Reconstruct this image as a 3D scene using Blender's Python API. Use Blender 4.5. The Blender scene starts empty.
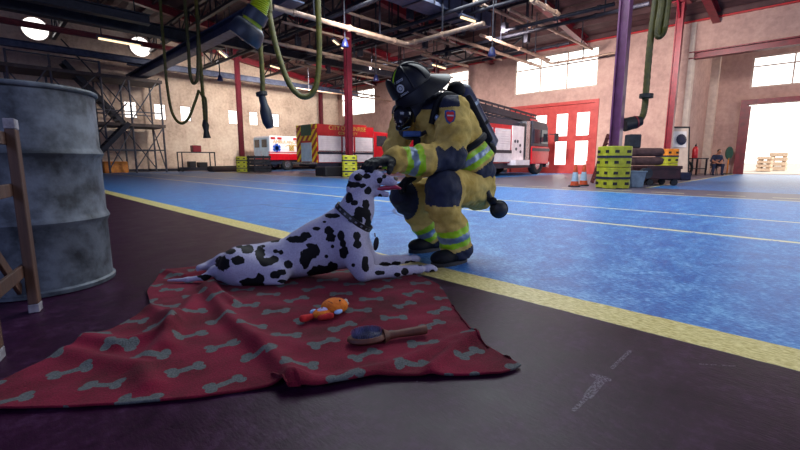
import bpy, math, random
import numpy as np
from mathutils import Vector, Matrix, noise as mnoise

# ------------------------------------------------------------------ camera, light, exposure
SC = bpy.context.scene
COL = SC.collection
H = 0.62                                   # eye height
PITCH = math.atan(65 / 420)
COSP, SINP = math.cos(PITCH), math.sin(PITCH)
S2 = math.sqrt(.5)
cam_d = bpy.data.cameras.new('camera')
cam = bpy.data.objects.new('camera', cam_d)
COL.objects.link(cam)
cam_d.sensor_width = 36
cam_d.lens = 36 * 420 / 800
cam_d.clip_end = 300
cam.location = (0, 0, H)
cam.rotation_euler = (math.pi / 2 - PITCH, 0, math.radians(-45))
SC.camera = cam

SC.view_settings.view_transform = 'Standard'
SC.view_settings.look = 'None'
SC.view_settings.gamma = 1
SC.view_settings.use_curve_mapping = False
SC.view_settings.exposure = 0.0

world = bpy.data.worlds.new('sky')
SC.world = world
world.use_nodes = True
wn = world.node_tree.nodes; wl = world.node_tree.links
wn.clear()
w_out = wn.new('ShaderNodeOutputWorld')
w_bg = wn.new('ShaderNodeBackground')
w_tc = wn.new('ShaderNodeTexCoord')
w_dot = wn.new('ShaderNodeVectorMath'); w_dot.operation = 'DOT_PRODUCT'
w_dot.inputs[1].default_value = Vector((1, .12, .10)).normalized()
w_rmp = wn.new('ShaderNodeValToRGB')
w_rmp.color_ramp.elements[0].position = .45; w_rmp.color_ramp.elements[0].color = (.075, .085, .20, 1)
w_rmp.color_ramp.elements[1].position = .90; w_rmp.color_ramp.elements[1].color = (3.2, 3.0, 2.8, 1)
wl.new(w_tc.outputs['Generated'], w_dot.inputs[0])
wl.new(w_dot.outputs['Value'], w_rmp.inputs[0])
wl.new(w_rmp.outputs[0], w_bg.inputs['Color'])
wl.new(w_bg.outputs[0], w_out.inputs['Surface'])
w_bg.inputs['Strength'].default_value = 1.0

def area_lamp(name, loc, target, size, size_y, power, color):
    d = bpy.data.lights.new(name, 'AREA'); d.shape = 'RECTANGLE'
    d.size = size; d.size_y = size_y; d.energy = power; d.color = color
    o = bpy.data.objects.new(name, d); COL.objects.link(o)
    o.location = loc
    o.rotation_euler = (Vector(target) - Vector(loc)).to_track_quat('-Z', 'Y').to_euler()
    return o
# area fills added for the bay floor and foreground
area_lamp('overhead_fill', (7.0, 5.5, 5.9), (6.6, 4.8, 0), 6, 9, 1050, (.88, .95, 1.0))
def spot_lamp(name, loc, target, power, color, size=110):
    d = bpy.data.lights.new(name, 'SPOT'); d.energy = power; d.color = color
    d.spot_size = math.radians(size); d.spot_blend = 1.0; d.shadow_soft_size = .35
    o = bpy.data.objects.new(name, d); COL.objects.link(o); o.location = loc
    o.rotation_euler = (Vector(target) - Vector(loc)).to_track_quat('-Z', 'Y').to_euler()
# spot fills added under the roof to brighten the walls
for x_, p_ in ((8.5, 1500), (13.5, 2300)): spot_lamp('wall_fill_spot', (x_, 18.6, 5.0), (x_ + .8, 26, 2.4), p_, (1.0, .91, .83))
for y_, p_ in ((3.6, 1700), (8.2, 2200), (15.0, 2000)): spot_lamp('wall_fill_spot', (12.6, y_, 4.7), (19.5, y_ + .8, 2.4), p_, (1.0, .88, .84))
spot_lamp('vehicle_fill_spot', (7.0, 8.4, 4.6), (14.0, 17.5, .8), 2400, (1.0, .95, .92), 70)  # spot added to brighten the parked fire engine
spot_lamp('vehicle_fill_spot', (9.2, 3.6, 4.6), (17.0, 9.5, 1.0), 1300, (1.0, .94, .92), 60)  # spot added to brighten the ladder truck
sun_d = bpy.data.lights.new('sun', 'SUN'); sun_d.energy = 5; sun_d.angle = .02; sun_d.color = (1, .95, .86)
sun = bpy.data.objects.new('sun', sun_d); COL.objects.link(sun)
sun.rotation_euler = Vector((.3, .6, -.75)).to_track_quat('-Z', 'Y').to_euler()
area_lamp('side_bay_daylight', (22.0, -3.5, 5.0), (22.0, 3.5, 1.2), 3, 1.5, 260, (1.0, .84, .72))
area_lamp('foreground_fill', (-5.5, -1.5, 3.6), (1.8, 2.2, .3), 6, 3, 170, (.46, .56, 1.0))  # unseen blue area fill added for the foreground
area_lamp('rear_side_fill', (7.0, -6.5, 4.2), (6.0, 8.0, .8), 7, 3, 330, (.80, .86, 1.0))  # unseen area fill added from the right, brightening the hall

# ------------------------------------------------------------------ helpers
def lin(c):
    if isinstance(c, str):
        c = c.lstrip('#'); c = tuple(int(c[i:i + 2], 16) / 255 for i in (0, 2, 4))
    return tuple(x / 12.92 if x <= .04045 else ((x + .055) / 1.055) ** 2.4 for x in c) + (1,)

def px(x, y, fwd):
    """camera-aligned metres (right, away, up) of a photo pixel at a given distance"""
    v = (225 - y) / 420
    dz = fwd * (v * COSP - SINP) / (COSP + v * SINP)
    d = fwd * COSP - dz * SINP
    return Vector(((x - 400) / 420 * d, fwd, H + dz))
def W(p):
    """camera-aligned metres -> world"""
    return Vector(((p[0] + p[1]) * S2, (p[1] - p[0]) * S2, p[2]))
def gnd(x, y, z=0.0):
    """world point at height z seen at a photo pixel"""
    v = (225 - y) / 420
    fw = COSP + v * SINP; up = -SINP + v * COSP; u = (x - 400) / 420
    t = (z - H) / up
    return W((u * t, fw * t, z))
def cgnd(x, y, z=0.0):
    v = (225 - y) / 420
    fw = COSP + v * SINP; up = -SINP + v * COSP; u = (x - 400) / 420
    t = (z - H) / up
    return Vector((u * t, fw * t, z))
def onX(x, y, X):
    v = (225 - y) / 420; u = (x - 400) / 420
    d = W((u, COSP + v * SINP, 0)); t = X / d.x
    return Vector((X, d.y * t, H + (-SINP + v * COSP) * t))
def onY(x, y, Y):
    v = (225 - y) / 420; u = (x - 400) / 420
    d = W((u, COSP + v * SINP, 0)); t = Y / d.y
    return Vector((d.x * t, Y, H + (-SINP + v * COSP) * t))

class Ex:
    """small arithmetic wrapper round shader math nodes"""
    def __init__(s, nt, sock): s.nt = nt; s.s = sock
    def op(s, o, b=None, c=None, rev=False):
        n = s.nt.nodes.new('ShaderNodeMath'); n.operation = o
        args = [s, b, c]
        if rev: args = [b, s, c]
        for i, a in enumerate(args):
            if a is None: continue
            if isinstance(a, Ex): s.nt.links.new(a.s, n.inputs[i])
            else: n.inputs[i].default_value = a
        return Ex(s.nt, n.outputs[0])
    def __add__(s, b): return s.op('ADD', b)
    __radd__ = __add__
    def __sub__(s, b): return s.op('SUBTRACT', b)
    def __rsub__(s, b): return s.op('SUBTRACT', b, rev=True)
    def __mul__(s, b): return s.op('MULTIPLY', b)
    __rmul__ = __mul__
    def __truediv__(s, b): return s.op('DIVIDE', b)
    def floor(s): return s.op('FLOOR')
    def abs(s): return s.op('ABSOLUTE')
    def gt(s, b): return s.op('GREATER_THAN', b)
    def lt(s, b): return s.op('LESS_THAN', b)
    def min(s, b): return s.op('MINIMUM', b)
    def max(s, b): return s.op('MAXIMUM', b)
    def sqrt(s): return s.op('SQRT')
    def mod(s, b): return s.op('FLOORED_MODULO', b)
    def band(s, a, b): return s.gt(a) * s.lt(b)

class Mat:
    def __init__(s, name, rough=.6, metal=0.0, spec=.5):
        s.m = bpy.data.materials.new(name); s.m.use_nodes = True
        s.nt = s.m.node_tree; s.b = s.nt.nodes['Principled BSDF']
        s.b.inputs['Roughness'].default_value = rough
        s.b.inputs['Metallic'].default_value = metal
        s.b.inputs['Specular IOR Level'].default_value = spec
        s.tc = s.nt.nodes.new('ShaderNodeTexCoord')
    def new(s, t): return s.nt.nodes.new(t)
    def link(s, a, b): s.nt.links.new(a, b)
    def xyz(s, space='Object'):
        n = s.new('ShaderNodeSeparateXYZ'); s.link(s.tc.outputs[space], n.inputs[0])
        return [Ex(s.nt, o) for o in n.outputs]
    def noise(s, scale, detail=3, rough=.55, stretch=None, space='Object'):
        n = s.new('ShaderNodeTexNoise'); n.inputs['Scale'].default_value = scale
        n.inputs['Detail'].default_value = detail; n.inputs['Roughness'].default_value = rough
        if stretch:
            mp = s.new('ShaderNodeMapping'); mp.inputs['Scale'].default_value = stretch
            s.link(s.tc.outputs[space], mp.inputs[0]); s.link(mp.outputs[0], n.inputs['Vector'])
        else: s.link(s.tc.outputs[space], n.inputs['Vector'])
        return Ex(s.nt, n.outputs['Fac'])
    def ramp(s, fac, stops):
        r = s.new('ShaderNodeValToRGB'); e = r.color_ramp.elements
        while len(e) > 1: e.remove(e[-1])
        e[0].position = stops[0][0]; e[0].color = lin(stops[0][1])
        for p, c in stops[1:]:
            k = e.new(p); k.color = lin(c)
        s.link(fac.s, r.inputs[0]); return r.outputs[0]
    def mix(s, fac, a, b, mode='MIX'):
        n = s.new('ShaderNodeMix'); n.data_type = 'RGBA'; n.blend_type = mode
        if isinstance(fac, Ex): s.link(fac.s, n.inputs['Factor'])
        else: n.inputs['Factor'].default_value = fac
        for v, k in ((a, 6), (b, 7)):
            if isinstance(v, (str, tuple)): n.inputs[k].default_value = lin(v) if isinstance(v, str) else v
            else: s.link(v, n.inputs[k])
        return n.outputs[2]
    def color(s, c):
        if isinstance(c, (str, tuple)): s.b.inputs['Base Color'].default_value = lin(c)
        else: s.link(c, s.b.inputs['Base Color'])
    def bump(s, h, strength=.3, dist=.01):
        n = s.new('ShaderNodeBump'); n.inputs['Strength'].default_value = strength
        n.inputs['Distance'].default_value = dist
        s.link(h.s, n.inputs['Height']); s.link(n.outputs[0], s.b.inputs['Normal'])

def pm(name, c1, c2=None, scale=6, rough=.6, metal=0.0, bump=0.0, bscale=None, spec=.5, lo=.35, hi=.65, stretch=None, bdist=.01):
    m = Mat(name, rough, metal, spec)
    n = m.noise(scale, 4, .6, stretch)
    m.color(m.ramp(n, [(lo, c1), (hi, c2 or c1)]))
    if bump: m.bump(m.noise(bscale or scale * 3, 3, .6, stretch), bump, bdist)
    return m.m
def glow(name, c, strength):
    m = bpy.data.materials.new(name); m.use_nodes = True; nt = m.node_tree; nt.nodes.clear()
    o = nt.nodes.new('ShaderNodeOutputMaterial'); e = nt.nodes.new('ShaderNodeEmission')
    e.inputs[0].default_value = lin(c); e.inputs[1].default_value = strength
    nt.links.new(e.outputs[0], o.inputs[0]); return m

class MB:
    """collects shapes; build() links them as ONE mesh object"""
    def __init__(s): s.v = []; s.f = []; s.m = []; s.q = []
    def add(s, vs, fs, mi=0, M=None):
        b = len(s.v); s.q.append((b, len(s.f)))
        s.v += [tuple(M @ Vector(q)) if M is not None else tuple(q) for q in vs]
        s.f += [tuple(b + i for i in q) for q in fs]; s.m += [mi] * len(fs)
        return s
    def box(s, c, d, mi=0, rot=None):
        x, y, z = d[0] / 2, d[1] / 2, d[2] / 2
        vs = [Vector((sx * x, sy * y, sz * z)) for sx in (-1, 1) for sy in (-1, 1) for sz in (-1, 1)]
        R = rot if rot is not None else Matrix.Identity(3)
        vs = [R @ q + Vector(c) for q in vs]
        return s.add(vs, [(0, 1, 3, 2), (4, 6, 7, 5), (0, 4, 5, 1), (2, 3, 7, 6), (0, 2, 6, 4), (1, 5, 7, 3)], mi)
    def bb(s, a, b, mi=0):
        a = Vector(a); b = Vector(b)
        return s.box((a + b) / 2, [abs(q) for q in (b - a)], mi)
    def bar(s, a, b, w, h, mi=0, up=(0, 0, 1)):
        a = Vector(a); b = Vector(b); t = (b - a); L = t.length; t.normalize()
        u = Vector(up); sd = t.cross(u)
        if sd.length < 1e-4: sd = t.cross(Vector((1, 0, 0)))
        sd.normalize(); u = sd.cross(t)
        R = Matrix((t, sd, u)).transposed()
        return s.box((a + b) / 2, (L, w, h), mi, R)
    def ibeam(s, a, b, w, h, t=.02, mi=0, up=(0, 0, 1)):
        a = Vector(a); b = Vector(b); u = Vector(up)
        tt = (b - a).normalized(); sd = tt.cross(u).normalized(); u = sd.cross(tt)
        s.bar(a, b, t, h - 2 * t, mi, up)
        s.bar(a + u * (h - t) / 2, b + u * (h - t) / 2, w, t, mi, up)
        s.bar(a - u * (h - t) / 2, b - u * (h - t) / 2, w, t, mi, up); return s
    def tube(s, pts, r, n=8, mi=0, caps=True):
        pts = [Vector(p) for p in pts]; k = len(pts)
        rs = r if isinstance(r, (list, tuple)) else [r] * k
        T = []
        for i in range(k):
            t = pts[min(i + 1, k - 1)] - pts[max(i - 1, 0)]
            T.append(t.normalized() if t.length > 1e-9 else Vector((0, 0, 1)))
        ref = Vector((0, 0, 1)) if abs(T[0].z) < .9 else Vector((1, 0, 0))
        N = (ref - T[0] * ref.dot(T[0])).normalized()
        vs = []; fs = []
        for i in range(k):
            N = (N - T[i] * N.dot(T[i])).normalized(); B = T[i].cross(N)
            for j in range(n):
                a = 2 * math.pi * j / n
                vs.append(pts[i] + (N * math.cos(a) + B * math.sin(a)) * rs[i])
        for i in range(k - 1):
            for j in range(n):
                fs.append((i * n + j, i * n + (j + 1) % n, (i + 1) * n + (j + 1) % n, (i + 1) * n + j))
        if caps: fs += [tuple(range(n))[::-1], tuple((k - 1) * n + j for j in range(n))]
        return s.add(vs, fs, mi)
    def cyl(s, a, b, r, r2=None, n=12, mi=0, caps=True):
        return s.tube([a, b], [r, r if r2 is None else r2], n, mi, caps)
    def lathe(s, prof, n=24, c=(0, 0, 0), mi=0, M=None, arc=None):
        vs = []; fs = []; k = len(prof)
        for i in range(n):
            a = 2 * math.pi * i / n
            vs += [(r * math.cos(a), r * math.sin(a), z) for r, z in prof]
        for i in range(n):
            for j in range(k - 1):
                a, b = i * k + j, ((i + 1) % n) * k + j
                fs.append((a, b, b + 1, a + 1))
        X = Matrix.Translation(Vector(c))
        if M is not None: X = X @ M
        return s.add(vs, fs, mi, X)
    def ell(s, c, r, rot=None, n=12, mi=0):
        prof = [(math.sin(math.pi * i / n), -math.cos(math.pi * i / n)) for i in range(n + 1)]
        M = (rot.to_4x4() if rot is not None else Matrix.Identity(4)) @ Matrix.Diagonal((r[0], r[1], r[2], 1))
        return s.lathe(prof, n * 2, c, mi, M)
    def torus(s, c, R, r, M=None, n=24, k=8, mi=0):
        prof = [(R + r * math.cos(2 * math.pi * j / k), r * math.sin(2 * math.pi * j / k)) for j in range(k + 1)]
        return s.lathe(prof, n, c, mi, M)
    def prism(s, poly, a, b, axis='y', mi=0):
        """polygon in the plane across axis, from a to b along it; poly gives the other two coordinates in order"""
        f = {'x': lambda u, v, w: (w, u, v), 'y': lambda u, v, w: (u, w, v), 'z': lambda u, v, w: (u, v, w)}[axis]
        k = len(poly); vs = [f(u, v, a) for u, v in poly] + [f(u, v, b) for u, v in poly]
        fs = [tuple(range(k)), tuple(range(k, 2 * k))[::-1]]
        fs += [(i, (i + 1) % k, k + (i + 1) % k, k + i) for i in range(k)]
        return s.add(vs, fs, mi)
    def build(s, name, mats, parent=None, smooth=False, bevel=0.0, seg=2, loc=None, M=None):
        me = bpy.data.meshes.new(name)
        vs = s.v if M is None else [tuple(M @ Vector(q)) for q in s.v]
        me.from_pydata(vs, [], s.f)
        if not isinstance(mats, (list, tuple)): mats = [mats]
        for m in mats: me.materials.append(m)
        me.polygons.foreach_set('material_index', s.m)
        import bmesh
        bm = bmesh.new(); bm.from_mesh(me)
        bmesh.ops.remove_doubles(bm, verts=bm.verts, dist=1e-6)
        bmesh.ops.recalc_face_normals(bm, faces=bm.faces)
        bm.to_mesh(me); bm.free()
        if smooth:
            me.polygons.foreach_set('use_smooth', [True] * len(me.polygons))
            try: me.set_sharp_from_angle(angle=math.radians(42))
            except Exception: pass
        o = bpy.data.objects.new(name, me); COL.objects.link(o)
        if bevel:
            b = o.modifiers.new('bevel', 'BEVEL'); b.width = bevel; b.segments = seg
            b.limit_method = 'ANGLE'; b.angle_limit = math.radians(50)
        if parent is not None: o.parent = parent
        if loc is not None: o.location = loc
        return o

def each(mb, name, mat, parent, **k):
    """every shape collected in mb becomes an object of its own"""
    out = []
    for i, (v0, f0) in enumerate(mb.q):
        v1, f1 = mb.q[i + 1] if i + 1 < len(mb.q) else (len(mb.v), len(mb.f))
        m = MB(); m.add(mb.v[v0:v1], [tuple(j - v0 for j in f) for f in mb.f[f0:f1]])
        m.m = mb.m[f0:f1]
        out.append(m.build(name, mat, parent, **k))
    return out

def thing(name, label, cat, loc=(0, 0, 0), rz=0.0, group=None, rot=None):
    o = bpy.data.objects.new(name, None); COL.objects.link(o)
    o.empty_display_size = .1
    o.location = loc; o.rotation_euler = rot if rot is not None else (0, 0, rz)
    o['label'] = label; o['category'] = cat
    if group: o['group'] = group
    return o
def tag(o, label, cat, group=None, kind=None):
    o['label'] = label; o['category'] = cat
    if group: o['group'] = group
    if kind: o['kind'] = kind
    return o
def struct(o): o['kind'] = 'structure'; return o
def dup(root, loc, rz=0.0, label=None, group=None):
    def cp(o, parent):
        c = o.copy(); COL.objects.link(c)
        if parent is not None: c.parent = parent
        for ch in kids.get(o.name, []): cp(ch, c)
        return c
    kids = {}
    for o in COL.objects:
        if o.parent is not None: kids.setdefault(o.parent.name, []).append(o)
    r = cp(root, None); r.location = loc; r.rotation_euler = (0, 0, rz)
    if label: r['label'] = label
    if group: r['group'] = group
    return r
def text_mesh(name, txt, size, mat, parent, loc, rot, extrude=.004, align='CENTER'):
    cu = bpy.data.curves.new(name, 'FONT'); cu.body = txt; cu.size = size; cu.extrude = extrude
    cu.align_x = align; cu.align_y = 'CENTER'
    t = bpy.data.objects.new(name + '_tmp', cu); COL.objects.link(t)
    dg = bpy.context.evaluated_depsgraph_get(); dg.update()
    me = bpy.data.meshes.new_from_object(t.evaluated_get(dg))
    bpy.data.objects.remove(t); bpy.data.curves.remove(cu)
    me.materials.clear(); me.materials.append(mat)
    o = bpy.data.objects.new(name, me); COL.objects.link(o)
    o.parent = parent; o.location = loc; o.rotation_euler = rot
    return o

# ---- smooth bodies: blended round cones and ellipsoids, meshed by surface nets
class Body:
    def __init__(s, res=.008): s.p = []; s.res = res
    def cone(s, a, b, ra, rb=None, k=.03, sq=None):
        s.p.append(('c', Vector(a), Vector(b), ra, ra if rb is None else rb, k)); return s
    def chain(s, pts, rs, k=.03):
        for i in range(len(pts) - 1): s.cone(pts[i], pts[i + 1], rs[i], rs[i + 1], k)
        return s
    def ell(s, c, r, rot=None, k=.03):
        s.p.append(('e', Vector(c), Vector(r), rot, 0, k)); return s
    def cut(s, c, r, rot=None, k=.015):
        s.p.append(('x', Vector(c), Vector(r), rot, 0, k)); return s
    def mesh(s):
        res = s.res; lo = np.full(3, 1e9); hi = -lo
        bbs = []
        for q in s.p:
            if q[0] == 'c':
                m = max(q[3], q[4]) + q[5] + 2 * res
                a = np.minimum(q[1], q[2]) - m; b = np.maximum(q[1], q[2]) + m
            else:
                m = max(q[2]) + q[5] + 2 * res; a = np.array(q[1]) - m; b = np.array(q[1]) + m
            bbs.append((a, b))
            if q[0] != 'x': lo = np.minimum(lo, a); hi = np.maximum(hi, b)
        n = np.ceil((hi - lo) / res).astype(int) + 1
        F = np.full(n, .2, dtype=np.float32)
        for q, (a, b) in zip(s.p, bbs):
            i0 = np.clip(np.floor((a - lo) / res).astype(int), 0, n); i1 = np.clip(np.ceil((b - lo) / res).astype(int) + 1, 0, n)
            if np.any(i1 <= i0): continue
            ax = [lo[d] + res * np.arange(i0[d], i1[d]) for d in range(3)]
            X, Y, Z = np.meshgrid(*ax, indexing='ij')
            if q[0] == 'c':
                A = np.array(q[1]); D = np.array(q[2]) - A; L2 = max((D * D).sum(), 1e-12)
                t = np.clip(((X - A[0]) * D[0] + (Y - A[1]) * D[1] + (Z - A[2]) * D[2]) / L2, 0, 1)
                d = np.sqrt((X - A[0] - t * D[0]) ** 2 + (Y - A[1] - t * D[1]) ** 2 + (Z - A[2] - t * D[2]) ** 2) - (q[3] + (q[4] - q[3]) * t)
            else:
                c = q[1]; x, y, z = X - c[0], Y - c[1], Z - c[2]
                if q[3] is not None:
                    R = q[3].transposed()
                    x, y, z = (R[0][0] * x + R[0][1] * y + R[0][2] * z, R[1][0] * x + R[1][1] * y + R[1][2] * z, R[2][0] * x + R[2][1] * y + R[2][2] * z)
                r = q[2]
                k0 = np.sqrt((x / r[0]) ** 2 + (y / r[1]) ** 2 + (z / r[2]) ** 2)
                k1 = np.sqrt((x / r[0] ** 2) ** 2 + (y / r[1] ** 2) ** 2 + (z / r[2] ** 2) ** 2) + 1e-9
                d = k0 * (k0 - 1) / k1
            sl = tuple(slice(i0[j], i1[j]) for j in range(3))
            f = F[sl]; k = q[5]
            if q[0] == 'x':
                h = np.maximum(k - np.abs(f + d), 0) / k
                F[sl] = np.maximum(f, -d) + h * h * k * .25
            else:
                h = np.maximum(k - np.abs(f - d), 0) / k
                F[sl] = np.minimum(f, d) - h * h * k * .25
        # surface nets
        ins = F < 0
        cells = np.zeros(np.array(F.shape) - 1, int)
        for dx in (0, 1):
            for dy in (0, 1):
                for dz in (0, 1):
                    cells += ins[dx:F.shape[0] - 1 + dx, dy:F.shape[1] - 1 + dy, dz:F.shape[2] - 1 + dz]
        act = (cells > 0) & (cells < 8)
        idx = np.full(act.shape, -1); ii = np.argwhere(act); idx[act] = np.arange(len(ii))
        acc = np.zeros((len(ii), 3)); cnt = np.zeros(len(ii))
        for d in range(3):
            for u in (0, 1):
                for w in (0, 1):
                    o = np.zeros(3, int); e = [q for q in range(3) if q != d]; o[e[0]] = u; o[e[1]] = w
                    p0 = ii + o; p1 = p0.copy(); p1[:, d] += 1
                    f0 = F[tuple(p0.T)]; f1 = F[tuple(p1.T)]; x = (f0 < 0) != (f1 < 0)
                    t = np.where(x, f0 / np.where(x, f0 - f1, 1), 0)
                    pt = p0 + 0.0; pt[:, d] += t
                    acc[x] += pt[x]; cnt[x] += 1
        V = acc / cnt[:, None] * res + lo
        faces = []
        for d in range(3):
            s0 = [slice(1, -1)] * 3; s0[d] = slice(0, -1); s1 = list(s0); s1[d] = slice(1, None)
            A = ins[tuple(s0)]; B = ins[tuple(s1)]; E = np.argwhere(A != B)
            if not len(E): continue
            off = np.ones(3, int); off[d] = 0; P = E + off
            e = [q for q in range(3) if q != d]
            def at(u, w):
                Q = P.copy(); Q[:, e[0]] -= u; Q[:, e[1]] -= w; return idx[tuple(Q.T)]
            q = np.stack([at(0, 0), at(1, 0), at(1, 1), at(0, 1)], 1)
            flip = A[tuple(E.T)] ^ (d == 1)
            q[~flip] = q[~flip][:, ::-1]
            faces.append(q)
        Q = np.concatenate(faces); Q = Q[(Q >= 0).all(1)]
        return V, Q

def relax(V, Q, it=2, w=.5):
    for _ in range(it):
        s = np.zeros_like(V); c = np.zeros(len(V))
        for k in range(4):
            a, b = Q[:, k], Q[:, (k + 1) % 4]
            np.add.at(s, a, V[b]); np.add.at(c, a, 1); np.add.at(s, b, V[a]); np.add.at(c, b, 1)
        V = V * (1 - w) + w * s / np.maximum(c, 1)[:, None]
    return V
def normals(V, Q):
    n = np.cross(V[Q[:, 2]] - V[Q[:, 0]], V[Q[:, 3]] - V[Q[:, 1]])
    N = np.zeros_like(V)
    for k in range(4): np.add.at(N, Q[:, k], n)
    return N / (np.linalg.norm(N, axis=1)[:, None] + 1e-12)
def np_obj(name, V, Q, mats, parent=None, midx=None, attr=None):
    me = bpy.data.meshes.new(name)
    me.from_pydata(V.tolist(), [], Q.tolist())
    for m in (mats if isinstance(mats, (list, tuple)) else [mats]): me.materials.append(m)
    if midx is not None: me.polygons.foreach_set('material_index', midx.astype(np.int32))
    me.polygons.foreach_set('use_smooth', [True] * len(me.polygons))
    for k, v in (attr or {}).items():
        a = me.attributes.new(k, 'FLOAT', 'POINT'); a.data.foreach_set('value', v.astype(np.float32))
    o = bpy.data.objects.new(name, me); COL.objects.link(o)
    if parent is not None: o.parent = parent
    return o
def seg_t(P, a, b):
    a = np.array(a); d = np.array(b) - a
    t = ((P - a) @ d) / (d @ d)
    c = np.clip(t, 0, 1)
    return t, np.linalg.norm(P - a - c[:, None] * d, axis=1)
def vnoise(V, scale, seed=0):
    return np.array([mnoise.noise(Vector(v) * scale + Vector((seed, seed * 1.7, 0))) for v in V])
# ------------------------------------------------------------------ surface materials
def floor_material():
    m = Mat('painted_concrete_floor', .42, 0, .3)
    X, Y, Z = m.xyz()
    wob = (m.noise(9, 2) - .5) * .03
    Xw = X + wob * .4
    fine = m.noise(95, 3, .7, (1, .35, 1))
    big = m.noise(.55, 4, .6)
    mid = m.noise(6, 5, .7)
    maroon = m.ramp(mid * .55 + m.noise(30, 4, .7) * .45, [(.36, '#1a0518'), (.52, '#2a0d26'), (.68, '#402440')])
    # a few pale scuffs on the dark floor
    sc = m.noise(2.2, 5, .75).gt(.66) * m.noise(45, 2, .6, (.18, 1, 1)).gt(.56)
    maroon = m.mix(sc * .35, maroon, '#8f8894')
    def scuff(p, q, w):
        a = gnd(*p); b = gnd(*q); dx_, dy_ = b.x - a.x, b.y - a.y; L2 = dx_ * dx_ + dy_ * dy_
        t_ = (((X - a.x) * dx_ + (Y - a.y) * dy_) / L2).max(0).min(1)
        ex, ey = X - a.x - t_ * dx_, Y - a.y - t_ * dy_
        return (ex * ex + ey * ey).sqrt().lt(w)
    sf = scuff((630, 351), (612, 368), .006).max(scuff((603, 378), (588, 396), .012)).max(scuff((588, 396), (574, 410), .006)).max(scuff((595, 376), (606, 379), .014)).max(scuff((700, 364), (735, 366), .003))
    maroon = m.mix(sf * m.noise(150, 3, .7).gt(.5) * .3, maroon, '#9a94a2')
    blue = m.ramp(fine * .6 + mid * .4, [(.36, '#08448e'), (.49, '#1a66b0'), (.62, '#70aad6')])
    blue = m.mix(big.gt(.6) * .12, blue, '#0a3a90')
    yel = m.ramp(fine, [(.35, '#a08e3c'), (.6, '#d8cc8c')])
    grey = m.ramp(mid, [(.35, '#4a4354'), (.65, '#6b6474')])
    bay = X.gt(11.2) * (Y.band(8.2, 11.9).max(Y.band(14.6, 18.6)).max(Y.gt(21.2)))
    lane = X.gt(10.6) * Y.lt(2.78)
    isblue = (Xw.band(1.86, 8.75) * Y.lt(24.6)).max(bay).max(lane)
    far = m.mix(isblue, grey, blue)
    col = m.mix(Xw.gt(1.78), maroon, far)
    col = m.mix(Xw.band(1.665, 1.862), col, yel)
    thin = Xw.band(4.31, 4.38).max(Xw.band(5.73, 5.79)).max(Xw.band(8.72, 8.79) * Y.lt(24.6)).max(X.gt(10.6) * Y.band(2.74, 2.82))
    thin = thin.max(X.band(9.3, 9.37) * (Y.mod(.9)).lt(.55))
    col = m.mix(thin * m.noise(14, 3).gt(.36), col, '#cfc894')
    # curved tyre marks on the blue paint
    def arc(cx, cy, r, w, y0, y1):
        d = (((X - cx) * (X - cx) + (Y - cy) * (Y - cy)).sqrt() - r).abs()
        return d.lt(w) * Y.band(y0, y1)
    marks = arc(4.55, 2.75, 1.35, .02, 2.7, 4.6) * X.lt(4.6)
    marks = marks.max(arc(2.6, 4.6, .95, .016, 4.2, 6) * X.gt(2.2)).max(arc(5.2, 5.4, 2.4, .016, 3.2, 5.6) * X.lt(4.2))
    col = m.mix(marks * m.noise(8, 3).gt(.40) * .75, col, '#14295c')
    m.color(col)
    sp_ = m.new('ShaderNodeMapRange'); m.link(Xw.gt(1.66).s, sp_.inputs[0]); sp_.inputs[3].default_value = .15; sp_.inputs[4].default_value = .5
    m.link(sp_.outputs[0], m.b.inputs['Specular IOR Level'])
    m.bump(fine * .6 + mid * .4, .35, .004)
    r = m.new('ShaderNodeMapRange'); m.link(mid.s, r.inputs[0])
    r.inputs[3].default_value = .28; r.inputs[4].default_value = .56
    m.link(r.outputs[0], m.b.inputs['Roughness'])
    return m.m
def wall_material(name, a, b, c):
    m = Mat(name, .85)
    n = m.noise(.9, 6, .65) * .6 + m.noise(7, 4, .6) * .4
    m.color(m.ramp(n, [(.34, a), (.5, b), (.66, c)]))
    m.bump(m.noise(18, 4), .25, .02)
    return m.m
M_floor = floor_material()
M_wall = wall_material('plaster_wall', '#ac9484', '#d0b8a4', '#e4d2bf')
M_wall_pink = wall_material('pink_plaster_wall', '#a08078', '#b8968a', '#c8a89a')
M_roof = pm('roof_decking', '#4a2f30', '#5e4040', 3, .7, 0, .2)
M_redsteel = pm('red_painted_steel', '#6a1020', '#861a2a', 5, .42, 0, .08)
M_column = pm('column_red_shaded', '#4a0c1a', '#601626', 5, .42, 0, .08)  # darker copy of the red steel, column shading put into the colour
M_door = pm('hazed_red_door', '#a83430', '#bc4640', 3, .5)  # glare haze put into the colour as a paler red
M_redbright = pm('bright_red_paint', '#b01822', '#c8242c', 5, .4)
M_purple = pm('column_red_lit_purple', '#5a304e', '#70406a', 4, .4, 0, .08)  # column red turned purple, its lighting put into the colour
M_dark = pm('dark_steel', '#1c1c26', '#2c2c38', 6, .5, .3, .1)
M_bluesteel = pm('blue_grey_steel', '#3a4058', '#525a74', 5, .5, .3, .12)
M_pipe = pm('tan_conduit', '#947a68', '#b49884', 6, .45, .35)
M_black = pm('black_rubber', '#0b0b10', '#15151c', 12, .55, 0, .1)
M_white = pm('white_paint', '#d8d4d4', '#ebe8e6', 5, .5)
M_trim = pm('pale_trim', '#c8b4a4', '#dccab8', 5, .6)
M_glow = glow('daylit_window_glass', '#fff8f2', 2.6)
M_tube = glow('lit_tube', '#ffe0b0', 2.0)
M_frame = pm('window_frame', '#b09a8c', '#c6b0a0', 6, .5)
M_lime = pm('lime_yellow_plastic', '#8f9418', '#b4b52a', 7, .45, 0, .15)
M_strap = pm('navy_strap', '#11142c', '#1b2040', 9, .6)
M_orange = pm('orange_plastic', '#c06a10', '#dd8a1c', 7, .5, 0, .1)
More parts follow.
